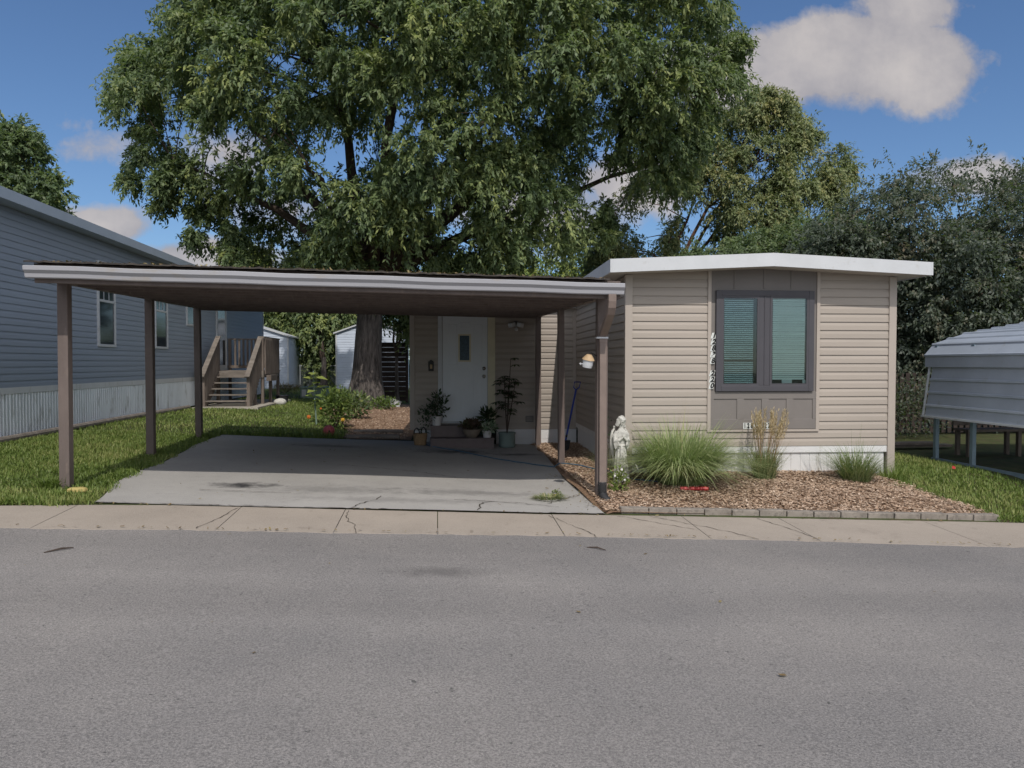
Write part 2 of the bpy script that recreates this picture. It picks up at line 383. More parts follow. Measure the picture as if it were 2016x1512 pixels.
# mulch beds
def patch(name, xs_, ys_, zf, m, inside=None):
    o = grid(name, xs_, ys_, zf, m); return tag(o, kind='structure')
def bedz(X, Y): return G(X, Y) + .02 + .05 * sstep(7.6, 8.4, Y) * sstep(6.5, 5.4, X) + .012 * np.sin(X * 7) * np.cos(Y * 6)
def bed_right(Y): return np.interp(Y, [7.5, 8.2, 9.0, 9.9], [6.25, 6.1, 5.95, 6.05])
vs = []; fs = []; ny = 16; nx = 40
for j in range(ny + 1):
    Y = 7.56 + (9.9 - 7.56) * j / ny
    for i in range(nx + 1):
        x0_ = float(np.interp(Y, [7.5, 9.9], [1.725, 1.68])); x = x0_ + (float(bed_right(Y)) + .06 * math.sin(Y * 9) - x0_) * i / nx; vs.append((x, Y, float(bedz(x, Y)) - (.06 if i == nx else .035 if i == 0 else 0)))
for j in range(ny):
    for i in range(nx): fs.append((j*(nx+1)+i, j*(nx+1)+i+1, (j+1)*(nx+1)+i+1, (j+1)*(nx+1)+i))
tag(MB().add(vs, fs).build('mulch_bed', M['mulch'], smooth=True), kind='structure')
patch('mulch_bed', np.linspace(1.72, 2.9, 9), np.linspace(9.85, 14, 20), lambda X, Y: G(X, Y) + .004 + .03 * sstep(1.72, 1.95, X) + .006 * np.sin(Y * 5), M['mulch'])
def back_bed(Y): return np.interp(Y, [14.05, 16, 20, 25], [-1.75, -1.9, -3.0, -3.2])
vs = []; fs = []
for j in range(21):
    Y = 14.08 + 11.9 * j / 20; l = float(back_bed(Y)) + .1 * math.sin(Y * 3)
    for i in range(9):
        x = l + (-.5 - l) * i / 8; vs.append((x, Y, g(x, Y) + .025 + .01 * math.sin(x * 6 + Y * 4)))
for j in range(20):
    for i in range(8): fs.append((j*9+i, j*9+i+1, (j+1)*9+i+1, (j+1)*9+i))
tag(MB().add(vs, fs).build('mulch_bed', M['mulch'], smooth=True), kind='structure')
tag(MB().box(-6.75, -4.95, 21.0, 25.6, .2, .335).build('patio_slab', M['slab']), kind='structure')

# ------------------------------------------------------------------ blades and chips (nobody could count them)
def blades(name, base, az, lean, length, width, segs, curl, mat_, parent=None, tint=None):
    n = len(base); t = np.linspace(0, 1, segs + 1)[None, :]
    hor = np.sin(lean)[:, None] * length[:, None] * (t + curl[:, None] * t * t * .6)
    ver = np.cos(lean)[:, None] * length[:, None] * (t - curl[:, None] * t ** 2.2 * .62)
    dirx = np.cos(az)[:, None]; diry = np.sin(az)[:, None]
    C = np.stack((base[:, 0:1] + dirx * hor, base[:, 1:2] + diry * hor, base[:, 2:3] + ver), -1)
    wv = width[:, None] * (1 - t ** 1.6 * .92) * .5
    S = np.stack((-diry * wv, dirx * wv, wv * 0), -1)
    V = np.stack((C - S, C + S), 2).reshape(n, (segs + 1) * 2, 3)
    f = np.array([(2*i, 2*i+1, 2*i+3, 2*i+2) for i in range(segs)])
    Fc = (f[None] + (np.arange(n) * (segs + 1) * 2)[:, None, None]).reshape(-1, 4)
    return np_mesh(name, V.reshape(-1, 3), Fc, mat_, parent, None if tint is None else np.repeat(tint, segs))
def lawn_pts(n, x0, x1, y0, y1, keep):
    X = rng.uniform(x0, x1, n); Y = rng.uniform(y0, y1, n); k = keep(X, Y); return np.stack((X[k], Y[k], G(X[k], Y[k])), 1)
def left_keep(X, Y):
    l = np.interp(Y, [7.4, 7.5, 8.9, 13.9, 14.0], [-3.3, -3.38, -3.66, -4.02, -4.05])
    ok = (Y > kerb_back(X) + .04 * np.sin(X * 9) + .03 * np.sin(X * 23)) & (X < l + .10 * rng.random(len(X)) + .05 * np.sin(Y * 7)) & (X > -6.8)
    return ok & ~((X > -6.78) & (X < -4.95) & (Y > 21) & (Y < 25.6)) & ~(X < -8 + 0 * Y)
def back_keep(X, Y):
    return (X < back_bed(np.clip(Y, 14.05, 25)) + .15 * rng.random(len(X))) & ~((X > -6.78) & (X < -4.95) & (Y > 21) & (Y < 25.6))
def right_keep(X, Y): return (X > bed_right(np.clip(Y, 7.5, 9.9)) + .1 * rng.random(len(X)) - .25 * (Y > 9.0)) & (X < 7.85 + .5 * (Y < 7.6)) & (Y > 7.42 + .1 * rng.random(len(X)))
parts_ = [lawn_pts(32000, -6.9, -3.2, 7.0, 11, left_keep), lawn_pts(15000, -6.9, -3.8, 11, 14.1, left_keep),
          lawn_pts(30000, -6.8, -1.4, 14.07, 27, back_keep), lawn_pts(9000, -9, -.5, 27, 40, lambda X, Y: X < 9),
          lawn_pts(22000, 5.7, 8.4, 7.4, 12, right_keep), lawn_pts(6000, 5.9, 8.0, 12, 20, lambda X, Y: X > 6.3)]
Pts = np.concatenate(parts_); n = len(Pts)
dist = np.hypot(Pts[:, 0], Pts[:, 1])
patchy = .5 + .25 * np.sin(Pts[:, 0] * 2.1 + 1.3 * np.sin(Pts[:, 1])) + .25 * np.sin(Pts[:, 1] * 1.7 + Pts[:, 0])
tint = np.clip(.50 + .4 * (patchy - .5) + .12 * np.sin(Pts[:, 0] * 7.3 + Pts[:, 1] * 4.1) * np.sin(Pts[:, 1] * 5.7) + rng.normal(0, .17, n), 0, 1)
L_ = (.045 + .03 * rng.random(n)) * (.8 + .5 * patchy); edge = (Pts[:, 1] < 8.1) & (Pts[:, 0] < 0)
L_[edge] *= 1.25; tint[edge] = np.clip(tint[edge] + .15, 0, 1); tint[(Pts[:, 0] > 4)] += .02
g_ = blades('grass', Pts, rng.uniform(0, 6.283, n), rng.uniform(.1, .9, n), L_, .006 + .0006 * dist, 2, rng.uniform(.1, .6, n), M['grass'], None, tint)
tag(g_, kind='stuff')
# taller weeds at edges
def fringe(n, xf, yf, h):
    t = rng.random(n); X = xf(t) + rng.normal(0, .06, n); Y = yf(t) + rng.normal(0, .06, n); return np.stack((X, Y, G(X, Y)), 1), h * rng.uniform(.5, 1.2, n)
fr = [fringe(900, lambda t: -4.08 + .0 * t, lambda t: 8.25 + 0 * t, .16), fringe(300, lambda t: -4.08 + 0 * t, lambda t: 11.1 + 0 * t, .14), fringe(300, lambda t: -4.08 + 0 * t, lambda t: 13.5 + 0 * t, .16),
      fringe(1300, lambda t: -4.05 + .35 * t, lambda t: 13 - 5.2 * t, .10), fringe(500, lambda t: -4.9 + 1.4 * t, lambda t: 7.42 + 0 * t, .10),
      fringe(900, lambda t: -4.1 + 2.3 * t, lambda t: 14.2 + 0 * t, .20), fringe(500, lambda t: 6.15 + 0 * t, lambda t: 7.5 + 2.4 * t, .12), fringe(500, lambda t: 6.2 + 2.2 * t, lambda t: 7.5 + 0 * t, .10), fringe(500, lambda t: -6.7 + 0 * t, lambda t: 9 + 12 * t, .12)]
Pb = np.concatenate([a for a, b in fr]); Lb = np.concatenate([b for a, b in fr]); n = len(Pb)
tag(blades('edge_weeds', Pb, rng.uniform(0, 6.283, n), rng.uniform(.1, .9, n), Lb, rng.uniform(.008, .016, n), 3, rng.uniform(.2, .9, n), M['grass'], None, np.clip(rng.normal(.35, .2, n), 0, 1)), kind='stuff')
def chips(name, P, size, mat_, flat=.35, lift=.012):
    n = len(P); L_ = size * rng.uniform(.4, 1.5, n); W = L_ * rng.uniform(.25, .6, n); a = rng.uniform(0, 6.283, n)
    tl = rng.normal(0, flat, n); rl = rng.normal(0, flat, n)
    d = np.stack((np.cos(a) * np.cos(tl), np.sin(a) * np.cos(tl), np.sin(tl)), -1)
    s = np.stack((-np.sin(a) * np.cos(rl), np.cos(a) * np.cos(rl), np.sin(rl)), -1)
    c = P + np.array((0, 0, 1)) * (lift * rng.uniform(.4, 1.8, n))[:, None]
    V = np.stack((c - d * L_[:, None] * .5 - s * W[:, None] * .35, c + d * L_[:, None] * .45 - s * W[:, None] * .5, c + d * L_[:, None] * .5 + s * W[:, None] * .4, c - d * L_[:, None] * .5 + s * W[:, None] * .5), 1).reshape(-1, 3)
    return np_mesh(name, V, np.arange(n * 4).reshape(n, 4), mat_, None, np.clip(rng.normal(.5, .27, n), 0, 1))
n = 44000; X = rng.uniform(1.76, 6.2, n); Y = rng.uniform(7.6, 9.75, n); k = X < bed_right(Y) + rng.normal(0, .06, n)
P1 = np.stack((X[k], Y[k], bedz(X[k], Y[k])), 1)
n = 8000; X = 1.78 + .92 * rng.random(n); Y = rng.uniform(9.75, 13.85, n); P2 = np.stack((X, Y, G(X, Y) + .035), 1)
n = 8000; Y = rng.uniform(14.1, 25, n); l = back_bed(Y); X = l + (-.6 - l) * rng.random(n); P3 = np.stack((X, Y, G(X, Y) + .03), 1)
tag(chips('wood_chips', np.concatenate((P1, P2, P3)), .030, M['chips'], .22), kind='stuff')
# litter along the kerb and on the drive
n = 280; X = rng.uniform(-6, 7, n); Y = np.where(rng.random(n) < .7, kerb_front(X) + .03 + np.abs(rng.normal(0, .03, n)), kerb_back(X) + rng.normal(0, .03, n))
Pl = np.stack((X, Y, np.array([kz(a, b) for a, b in zip(X, Y)]) + .004), 1)
n = 90; X = rng.uniform(-3.2, 1.9, n); Y = rng.uniform(7.6, 13.5, n); Pd = np.stack((X, Y, G(X, Y) + .024), 1)
n = 260; X = 1.75 + rng.normal(0, .16, n); Y = rng.uniform(7.55, 10, n); Pe = np.stack((X, Y, G(X, Y) + .026), 1)
n = 26; X = rng.uniform(-5, 6, n); Y = rng.uniform(2.5, 6.5, n); Pr = np.stack((X, Y, A(X) - .03), 1)
tag(chips('leaf_litter', np.concatenate((Pl, Pd, Pe, Pr)), .028, M['debris'], .2, .005), kind='stuff')

# ------------------------------------------------------------------ siding helpers
def siding(m, p0, u, nrm, L, z0, z1, ex=.113, out=.02):
    u = Vector(u); nrm = Vector(nrm); p0 = Vector(p0); z = z0
    while z < z1 - .01:
        zt = min(z + ex, z1); vs = []
        segs = 6
        for (zz, o) in ((z, .003), (z, out), (z + (zt - z) * .55, out * .82), (zt, .003)):
            for i in range(2):
                p = p0 + u * (L * i); vs.append((p.x + nrm.x * o, p.y + nrm.y * o, zz))
        m.add(vs, [(0, 1, 3, 2), (2, 3, 5, 4), (4, 5, 7, 6)]); z += ex
    return m
def ribs(m, p0, u, nrm, L, z0, z1, per=.1, dep=.014, prof=((0, 0), (.35, 0), (.42, 1), (.58, 1), (.65, 0))):
    u = Vector(u); nrm = Vector(nrm); p0 = Vector(p0); pts = []
    for i in range(int(L / per) + 1):
        for (a, d) in prof:
            s_ = (i + a) * per
            if s_ <= L: pts.append((s_, d * dep))
    vs = []
    for (s_, d) in pts:
        p = p0 + u * s_ + nrm * d; vs += [(p.x, p.y, z0), (p.x, p.y, z1)]
    return m.add(vs, [(2*i, 2*i+2, 2*i+3, 2*i+1) for i in range(len(pts) - 1)])
def wbox(m, p0, u, nrm, a0, a1, z0, z1, d0, d1):   # box on a wall: a along u, z, d along the normal
    p0 = Vector(p0); u = Vector(u); nrm = Vector(nrm); vs = []
    for d in (d0, d1):
        for (a, z) in ((a0, z0), (a1, z0), (a1, z1), (a0, z1)):
            p = p0 + u * a + nrm * d; vs.append((p.x, p.y, z))
    return m.add(vs, [(0,1,2,3),(7,6,5,4),(0,4,5,1),(1,5,6,2),(2,6,7,3),(3,7,4,0)])
def frame(m, p0, u, nrm, a0, a1, z0, z1, w, d0, d1):
    wbox(m, p0, u, nrm, a0, a0 + w, z0, z1, d0, d1); wbox(m, p0, u, nrm, a1 - w, a1, z0, z1, d0, d1)
    wbox(m, p0, u, nrm, a0 + w, a1 - w, z0, z0 + w, d0, d1); wbox(m, p0, u, nrm, a0 + w, a1 - w, z1 - w, z1, d0, d1); return m

# ------------------------------------------------------------------ the mobile home (own frame: x along its front, y into the lot)
W = 3.71
H = thing('mobile_home', 'tan sided single-wide mobile home with white fascia and dark framed front window', 'house', (2.53, 9.68, 0), R(-1.7), local=True)
ux, uy, nf, nl = (1, 0, 0), (0, 1, 0), (0, -1, 0), (-1, 0, 0)
o0 = (0, 0, 0)
m = MB(); zs = .43
siding(m, o0, ux, nf, 1.10, zs, 2.80); siding(m, (2.66, 0, 0), ux, nf, W - 2.66, zs, 2.80)
siding(m, (1.10, 0, 0), ux, nf, 1.56, zs, .66)
siding(m, o0, uy, nl, 4.22, zs, 2.74)
siding(m, (W, 0, 0), uy, (1, 0, 0), 16, zs, 2.74)
m.box(.06, W - .06, .06, 16, .40, 2.72)
m.build('siding_wall', M['siding'], H)
# addition holding the front door
ax0, ay = -3.14, 4.24
ap = (ax0, ay, 0); AL = -ax0 + .02
m = MB()
d0, d1 = .50, 1.58                       # door opening along the addition
siding(m, ap, ux, nf, d0, .30, 2.64); siding(m, (ax0 + d1, ay, 0), ux, nf, AL - d1, .30, 2.64)
siding(m, (ax0, ay, 0), uy, nl, 3.2, .30, 2.64)
m.box(ax0 + .03, .05, ay + .03, ay + 3.2, .28, 2.62)
m.build('addition_wall', M['siding'], H)
for (a_, b_) in ((-.03, .06), (AL - .09, AL - .02)):
    m = MB(); wbox(m, ap, ux, nf, a_, b_, .30, 2.62, -.02, .035); m.build('corner_trim', M['tantrim'], H, bevel=.004)
for (a_, b_, z_) in ((-.03, .07, .06), (W - .07, W + .034, .0)): MB().box(a_, b_, -.034, .05, z_, 2.74).build('corner_trim', M['tantrim'], H, bevel=.004)
# skirting
GR = ((0, 0), (.88, 0), (.91, -1), (.97, -1))
m = MB(); ribs(m, (.05, .012, 0), ux, nf, W - .1, -.12, .34, .132, .008, GR); m.build('skirting', M['skirt'], H)
m = MB(); wbox(m, o0, ux, nf, .072, W - .072, .34, .425, -.02, .014); m.build('skirting_band', M['skirt'], H)
m = MB(); ribs(m, (.012, .05, 0), uy, nl, 4.2, -.04, .34, .132, .008, GR); m.build('skirting', M['skirt'], H)
m = MB(); wbox(m, o0, uy, nl, .052, 4.2, .34, .425, -.02, .014); m.build('skirting_band', M['skirt'], H)
m = MB(); wbox(m, ap, ux, nf, .062, .47, -.03, .29, -.02, .010); m.build('skirting', M['skirt'], H)
m = MB(); wbox(m, ap, ux, nf, d1 + .02, AL - .022, -.03, .115, -.02, .006); m.build('skirting', M['skirt'], H)
m = MB(); wbox(m, ap, ux, nf, d1 + .02, AL - .022, .117, .297, -.02, .010); m.build('skirting_band', M['skirt'], H)
m = MB(); ribs(m, (W - .012, 0, 0), uy, (1, 0, 0), 16, -.1, .43, .132, .008, GR); m.build('skirting', M['skirt'], H)
# roof: shallow gable slab with white fascia
e0, e1, pk = -.285, W + .29, W / 2
m = MB(); zb, zt, zp = 2.725, 2.875, 2.975
m.prism([(e0, zt), (pk, zp), (e1, zt), (e1, zt + .018), (pk, zp + .018), (e0, zt + .018)], 1, -.36, 16.3)
rf = m.build('roof', M['roof'], H)
m = MB(); sof = zp - zt
m.prism([(e0, zb), (pk, zb + sof), (e1, zb), (e1, zt + .022), (pk, zp + .022), (e0, zt + .022)], 1, -.385, -.362)
m.box(e0 - .022, e0 - .001, -.385, 16.3, zb, zt + .022); m.box(e1 + .001, e1 + .022, -.385, 16.3, zb, zt + .022)
m.build('fascia', M['white'], rf)
m = MB(); m.prism([(e0, zb + .012), (pk, zb + sof + .012), (e1, zb + .012), (e1, zt - .005), (pk, zp - .005), (e0, zt - .005)], 1, -.36, 16.2)
m.build('soffit', M['soffit'], rf)
m = MB(); m.prism([(ay - .12, 2.60), (ay + 3.3, 2.80), (ay + 3.3, 2.9), (ay - .12, 2.70)], 0, ax0 - .1, -.03); m.build('addition_roof', M['roof'], H)
# accent panel
a0, a1 = 1.10, 2.66
m = MB(); wbox(m, o0, ux, nf, a0 + .045, a1 - .045, .66, 2.86, -.02, .018)
for zz0, zz1, cut in ((.70, 1.10, .70), (2.57, 2.72, 2.57)):
    pass
# recessed field edges: battens on the board
for x in (1.56, 1.905, 2.25): wbox(m, o0, ux, nf, x - .05, x + .05, .80, 1.075, .018, .03)
wbox(m, o0, ux, nf, a0 + .045, a1 - .045, 1.075, 1.175, .018, .03); wbox(m, o0, ux, nf, a0 + .045, a1 - .045, .665, .80, .018, .03)
wbox(m, o0, ux, nf, a0 + .045, 1.19, .80, 1.075, .018, .03); wbox(m, o0, ux, nf, 2.57, a1 - .045, .80, 1.075, .018, .03)
for x in (1.47, 1.88, 2.26): wbox(m, o0, ux, nf, x - .012, x + .012, 2.57, 2.84, .018, .028)
m.build('accent_panel', M['accent'], H, bevel=.003)
m = MB(); wbox(m, o0, ux, nf, a0, a0 + .045, .655, 2.80, 0, .034); wbox(m, o0, ux, nf, a1 - .045, a1, .655, 2.80, 0, .034); wbox(m, o0, ux, nf, a0, a1, .63, .66, 0, .036)
m.build('panel_trim', M['tantrim'], H)
# window
w0, w1, wz0, wz1 = 1.205, 2.565, 1.18, 2.54
m = MB(); frame(m, o0, ux, nf, w0, w1, wz0, wz1, .075, .0, .062); mid = (w0 + w1) / 2 - .01
wbox(m, o0, ux, nf, mid - .075, mid + .075, wz0 + .075, wz1 - .075, 0, .054); wbox(m, o0, ux, nf, mid - .006, mid + .006, wz0 + .075, wz1 - .075, .054, .062)
win = m.build('window', M['wtrim'], H, bevel=.004)
for s_, (p, q) in enumerate(((w0 + .075, mid - .075), (mid + .075, w1 - .075))):
    m = MB(); frame(m, o0, ux, nf, p, q, wz0 + .075, wz1 - .075, .03, .02, .058); sash = m.build('sash', M['wtrim'], win)
    m = MB(); wbox(m, o0, ux, nf, p + .03, q - .03, wz0 + .105, wz1 - .105, .050, .053); m.build('pane', M['glassT' if s_ else 'glassL'], win)
    m = MB(); zlo = wz0 + (.17 if s_ else .12); z = zlo; k = 0
    while z < wz1 - .11:
        tl = .0112 if s_ else .0085
        if s_ == 0 and abs(z - 1.60) < .014: z += .024; continue
        zz = z + random.uniform(-.0015, .0015)
        m.add([(p + .045, -.026, zz + tl), (q - .075 + (.03 if s_ else 0) , -.026, zz + tl + random.uniform(-.002, .002)), (q - .075 + (.03 if s_ else 0), -.044, zz - tl), (p + .045, -.044, zz - tl)], [(0, 1, 2, 3)])
        z += .027
    m.build('blind', M['blind'], win)
    m = MB(); wbox(m, o0, ux, nf, p + .005, q - .005, wz0 + .08, wz1 - .08, .0185, .0195); m.build('window_recess', M['dark'], win)
for (a_, b_, h_) in ((2.13, 2.27, .05), (2.42, 2.46, .045)):
    m = MB(); wbox(m, o0, ux, nf, a_, b_, wz0 + .108, wz0 + .108 + h_, .030, .036); m.build('sill_ornament', M['white'], win)
# door
m = MB(); dx0, dx1, dz0, dz1 = .585, 1.435, .455, 2.47
wbox(m, ap, ux, nf, dx0, dx1, dz0, dz1, -.02, .012)
def recess(m, a0, a1, z0, z1):
    frame(m, ap, ux, nf, a0, a1, z0, z1, .022, .012, .019)
for a0_, a1_ in ((dx0 + .10, dx0 + .27), (dx1 - .27, dx1 - .10)):
    recess(m, a0_, a1_, dz0 + 1.06, dz1 - .18)
for a0_, a1_ in ((dx0 + .10, dx0 + .27), (dx0 + .33, dx1 - .33), (dx1 - .27, dx1 - .10)):
    recess(m, a0_, a1_, dz0 + .16, dz0 + .96)
recess(m, dx0 + .33, dx1 - .33, dz1 - .25, dz1 - .14)
dr = m.build('door', M['door'], H, bevel=.003)
m = MB(); frame(m, ap, ux, nf, dx0 + .295, dx0 + .535, 1.585, 2.11, .03, .012, .026); m.build('glass_frame', M['jamb'], dr)
m = MB(); wbox(m, ap, ux, nf, dx0 + .325, dx0 + .505, 1.615, 2.08, .012, .016)
for k in range(1, 6): wbox(m, ap, ux, nf, dx0 + .325 + k * .03 - .003, dx0 + .325 + k * .03 + .003, 1.615, 2.08, .016, .020)
M['dglass'] = mat('reeded door glass', (.045, .085, .12), .4, .5, 60, stretch=(1, 1, .6), spec=.3)
m.build('door_glass', M['dglass'], dr)
for nm, zz in (('doorknob', 1.31), ('deadbolt', 1.46)):
    c = Vector((ax0 + dx1 - .07, ay - .035, zz)); m = MB(); m.tube([(c.x, ay - .012, zz), (c.x, ay - .03, zz)], .035, 16)
    if nm == 'doorknob': m.ball((c.x, ay - .062, zz), .03, 8)
    else: m.tube([(c.x, ay - .03, zz), (c.x, ay - .05, zz)], .02, 12)
    m.build(nm, M['brass'], dr, smooth=True)
m = MB(); wbox(m, ap, ux, nf, d0, dx0 - .005, .43, 2.55, 0, .04); wbox(m, ap, ux, nf, d0, d1, dz1 + .005, 2.56, 0, .038); m.build('door_frame', M['white'], H, bevel=.003)
m = MB(); wbox(m, ap, ux, nf, dx1 + .005, d1, .43, 2.47, 0, .04); m.build('door_jamb', M['jamb'], H, bevel=.003)
m = MB(); wbox(m, ap, ux, nf, dx0 - .005, dx1 + .005, .425, .452, 0, .06); m.build('threshold', M['white'], H)
# vent, floodlight
m = MB(); frame(m, ap, ux, nf, 2.16, 2.31, .44, .555, .012, .018, .03)
for k in range(5): wbox(m, ap, ux, nf, 2.172, 2.298, .455 + k * .019, .462 + k * .019, .018, .028)
m.build('wall_vent', M['bronze'], H)
m = MB(); fx, fz = ax0 + 1.97, 2.30; m.tube([(fx, ay - .018, fz), (fx, ay - .05, fz)], .06, 16); fl = m.build('flood_light', M['bronze'], H)
for s_ in (-1, 1):
    m = MB(); c = Vector((fx + s_ * .07, ay - .11, fz - .015)); d = Vector((s_ * .75, -.6, -.28)).normalized()
    m.tube([(fx + s_ * .02, ay - .05, fz), c], .012, 8); m.bar(c - d * .035, c + d * .06, .11, .08); m.build('lamp_head', M['white'], fl, bevel=.006)
m = MB(); m.ball((fx + .01, ay - .085, fz - .10), .034, 8); m.tube([(fx, ay - .05, fz - .03), (fx + .01, ay - .085, fz - .09)], .01, 8); m.build('motion_sensor', M['white'], fl, smooth=True)

def hw(x, y, z=0):                        # home frame -> world
    c, s_ = math.cos(R(-1.7)), math.sin(R(-1.7)); return (2.53 + c * x - s_ * y, 9.68 + s_ * x + c * y, z)

# house numbers
def text(s_, size, shear=0, ext=.001, sx=1):
    cu = bpy.data.curves.new('t', 'FONT'); cu.body = s_; cu.size = size; cu.shear = shear; cu.offset = size * .05; cu.extrude = ext; cu.align_x = 'CENTER'; cu.align_y = 'CENTER'
    ob = bpy.data.objects.new('t', cu); COL.objects.link(ob); bpy.context.view_layer.update()
    me = bpy.data.meshes.new_from_object(ob.evaluated_get(bpy.context.evaluated_depsgraph_get()))
    vs = [(v.co.x * sx, v.co.y, v.co.z) for v in me.vertices]; fs = [tuple(p.vertices) for p in me.polygons]
    bpy.data.objects.remove(ob); return vs, fs
def plates(name, label, items, org, size, pw, ph, shear, sx=1):
    T = thing(name, label, 'house number', hw(*org), R(-1.7), local=True)
    for (ch, x, z) in items:
        m = MB(); sh = shear * ph * .5
        m.add([(x - pw/2 - sh, 0, z - ph/2), (x + pw/2 - sh, 0, z - ph/2), (x + pw/2 + sh, 0, z + ph/2), (x - pw/2 + sh, 0, z + ph/2),
               (x - pw/2 - sh, -.003, z - ph/2), (x + pw/2 - sh, -.003, z - ph/2), (x + pw/2 + sh, -.003, z + ph/2), (x - pw/2 + sh, -.003, z + ph/2)],
              [(0,1,2,3),(7,6,5,4),(0,4,5,1),(1,5,6,2),(2,6,7,3),(3,7,4,0)])
        pl = m.build('number_plate', M['plate'], T)
        vs, fs = text(ch, size, shear, .001, sx); m = MB().add([(x + a, -.0045 - c, z + b) for a, b, c in vs], fs); m.build('digit', M['digit'], pl)
    return T
seq = '12838 220'; ph = .0845
items = [(c, .012 - .003 * i, .34 - ph * i) for i, c in enumerate(seq) if c != ' ']
plates('house_number', 'column of slanted white plates reading 12838 220 left of front window', items, (1.167, -.036, 1.59), .092, .066, .080, .28)
items = [(c, -.18 + .048 * i, 0) for i, c in enumerate(seq) if c != ' ']
plates('house_number', 'row of white plates reading 12838 220 under front window', items, (1.80, -.034, .71), .092, .046, .085, 0, .62)

# ------------------------------------------------------------------ carport
XL, XR = -3.93, 1.86
def skew(x, y): return -.05 * (y - 8.25) if x < -3.3 else 0
YP = (8.25, 10.95, 13.5)
def zb_(X, Y): return 2.345 - .0187 * (X + 1.1) + .024 * (Y - 8.2)
CP = thing('carport', 'brown wooden flat roof carport with white front gutter over the driveway', 'carport', (-1.1, 7.6, 0))
for i, y in enumerate(YP):
    for x, w in ((XL, .104), (XR, .094 if i else .12)):
        m = MB(); zt = zb_(x, y) + .005; gz_ = g(x, y)
        lean = random.uniform(-.012, .012)
        vs = []
        for (zz, dx) in ((gz_ - .1, skew(x, y)), (zt, lean + skew(x, y))):
            vs += [(x - w/2 + dx, y - w/2, zz), (x + w/2 + dx, y - w/2, zz), (x + w/2 + dx, y + w/2, zz), (x - w/2 + dx, y + w/2, zz)]
        m.add(vs, [(0,3,2,1),(4,5,6,7),(0,1,5,4),(1,2,6,5),(2,3,7,6),(3,0,4,7)]); m.build('post', M['brown'], CP, bevel=.006)
x0r, x1r, y0r, y1r = -4.0, 1.96, 7.78, 13.85
def lbar(m, x0, x1, y0, y1, lo, hi):      # box that follows the roof plane
    vs = []
    for off in (lo, hi):
        for (x, y) in ((x0, y0), (x1, y0), (x1, y1), (x0, y1)): vs.append((x + skew(x, y), y, zb_(x, y) + off))
    return m.add(vs, [(0,3,2,1),(4,5,6,7),(0,1,5,4),(1,2,6,5),(2,3,7,6),(3,0,4,7)])
for x in (XL, XR): lbar(MB(), x - .045, x + .045, y0r + .045, y1r - .045, 0, .14).build('side_beam', M['brown'], CP, bevel=.004)
lbar(MB(), x0r, x1r, y0r, y0r + .04, -.03, .135).build('front_beam', M['brown'], CP, bevel=.004)
lbar(MB(), x0r, x1r, y1r - .04, y1r, -.02, .135).build('rear_beam', M['brown'], CP, bevel=.004)
lbar(MB(), XL + .047, XR - .047, 8.2, 8.29, -.005, .12).build('cross_beam', M['brown'], CP, bevel=.004)
for k in range(11):
    y = 7.97 + k * .53
    if abs(y - 8.25) < .12: continue
    lbar(MB(), XL + .047, XR - .047, y - .02, y + .02, -.012, .135).build('joist', M['brown'], CP)
m = MB(); nb = 30
for k in range(nb):
    a = y0r + .0 + (y1r - y0r) * k / nb; b = y0r + (y1r - y0r) * (k + 1) / nb - .006
    lbar(m, x0r, x1r, a, b, .142, .162)
m.build('roof_deck', M['brown'], CP)
# felt with a ragged front edge
vs = []; fs = []; n = 120
for i in range(n + 1):
    x = x0r - .02 + (x1r - .12 - x0r) * i / n; z = zb_(x, y0r)
    r1 = .004 + .016 * abs(math.sin(i * .37) * math.sin(i * 1.13)) + random.uniform(0, .008)
    yy = y0r - .11 + random.uniform(-.008, .02)
    vs += [(x, yy, z + .155 + r1 * .4), (x, yy, z + .163 + r1), (x + skew(x, y0r + .15), y0r + .15, z + .172 + r1 * .5), (x + skew(x, y1r), y1r + .03, zb_(x, y1r) + .172)]
for i in range(n):
    for j in range(3): fs.append((i*4+j, (i+1)*4+j, (i+1)*4+j+1, i*4+j+1))
MB().add(vs, fs).build('roofing_felt', M['felt'], CP)
P = np.stack((rng.uniform(-3.95, 1.8, 900), 7.69 + np.abs(rng.normal(0, .25, 900)), np.zeros(900)), 1); P[:, 2] = [zb_(a, b) + .178 for a, b, c in P]
o = chips('roof_leaf_litter', P, .035, M['debris'], .4, .008); tag(o, kind='stuff')
# gutter: K profile swept along the front
gx0, gx1 = -4.03, 1.985
prof = [(0, .0), (-.055, .0), (-.062, .008), (-.07, .045), (-.098, .075), (-.102, .112), (-.096, .118), (-.09, .112), (-.085, .08), (-.058, .05), (-.05, .012), (-.006, .012), (-.006, .118), (0, .118)]
vs = []; k = len(prof)
N_ = 12
for i in range(N_ + 1):
    x = gx0 + (gx1 - gx0) * i / N_; w_ = .004 * math.sin(i * 2.1)
    for (dy, dz_) in prof: vs.append((x, y0r - .003 + dy, zb_(x, y0r) + .012 + dz_ + w_))
fs = [(i*k+j, i*k+(j+1)%k, (i+1)*k+(j+1)%k, (i+1)*k+j) for i in range(N_) for j in range(k)]
gut = MB().add(vs, fs).build('gutter', M['gutter'], CP)
for x in (gx0, gx1):
    z = zb_(x, y0r) + .012
    MB().prism([(y0r - .003 + a, z + b) for a, b in prof[:6]] + [(y0r - .003, z + .118)], 0, x - .002, x + .002).build('gutter_end', M['gutter'], gut)
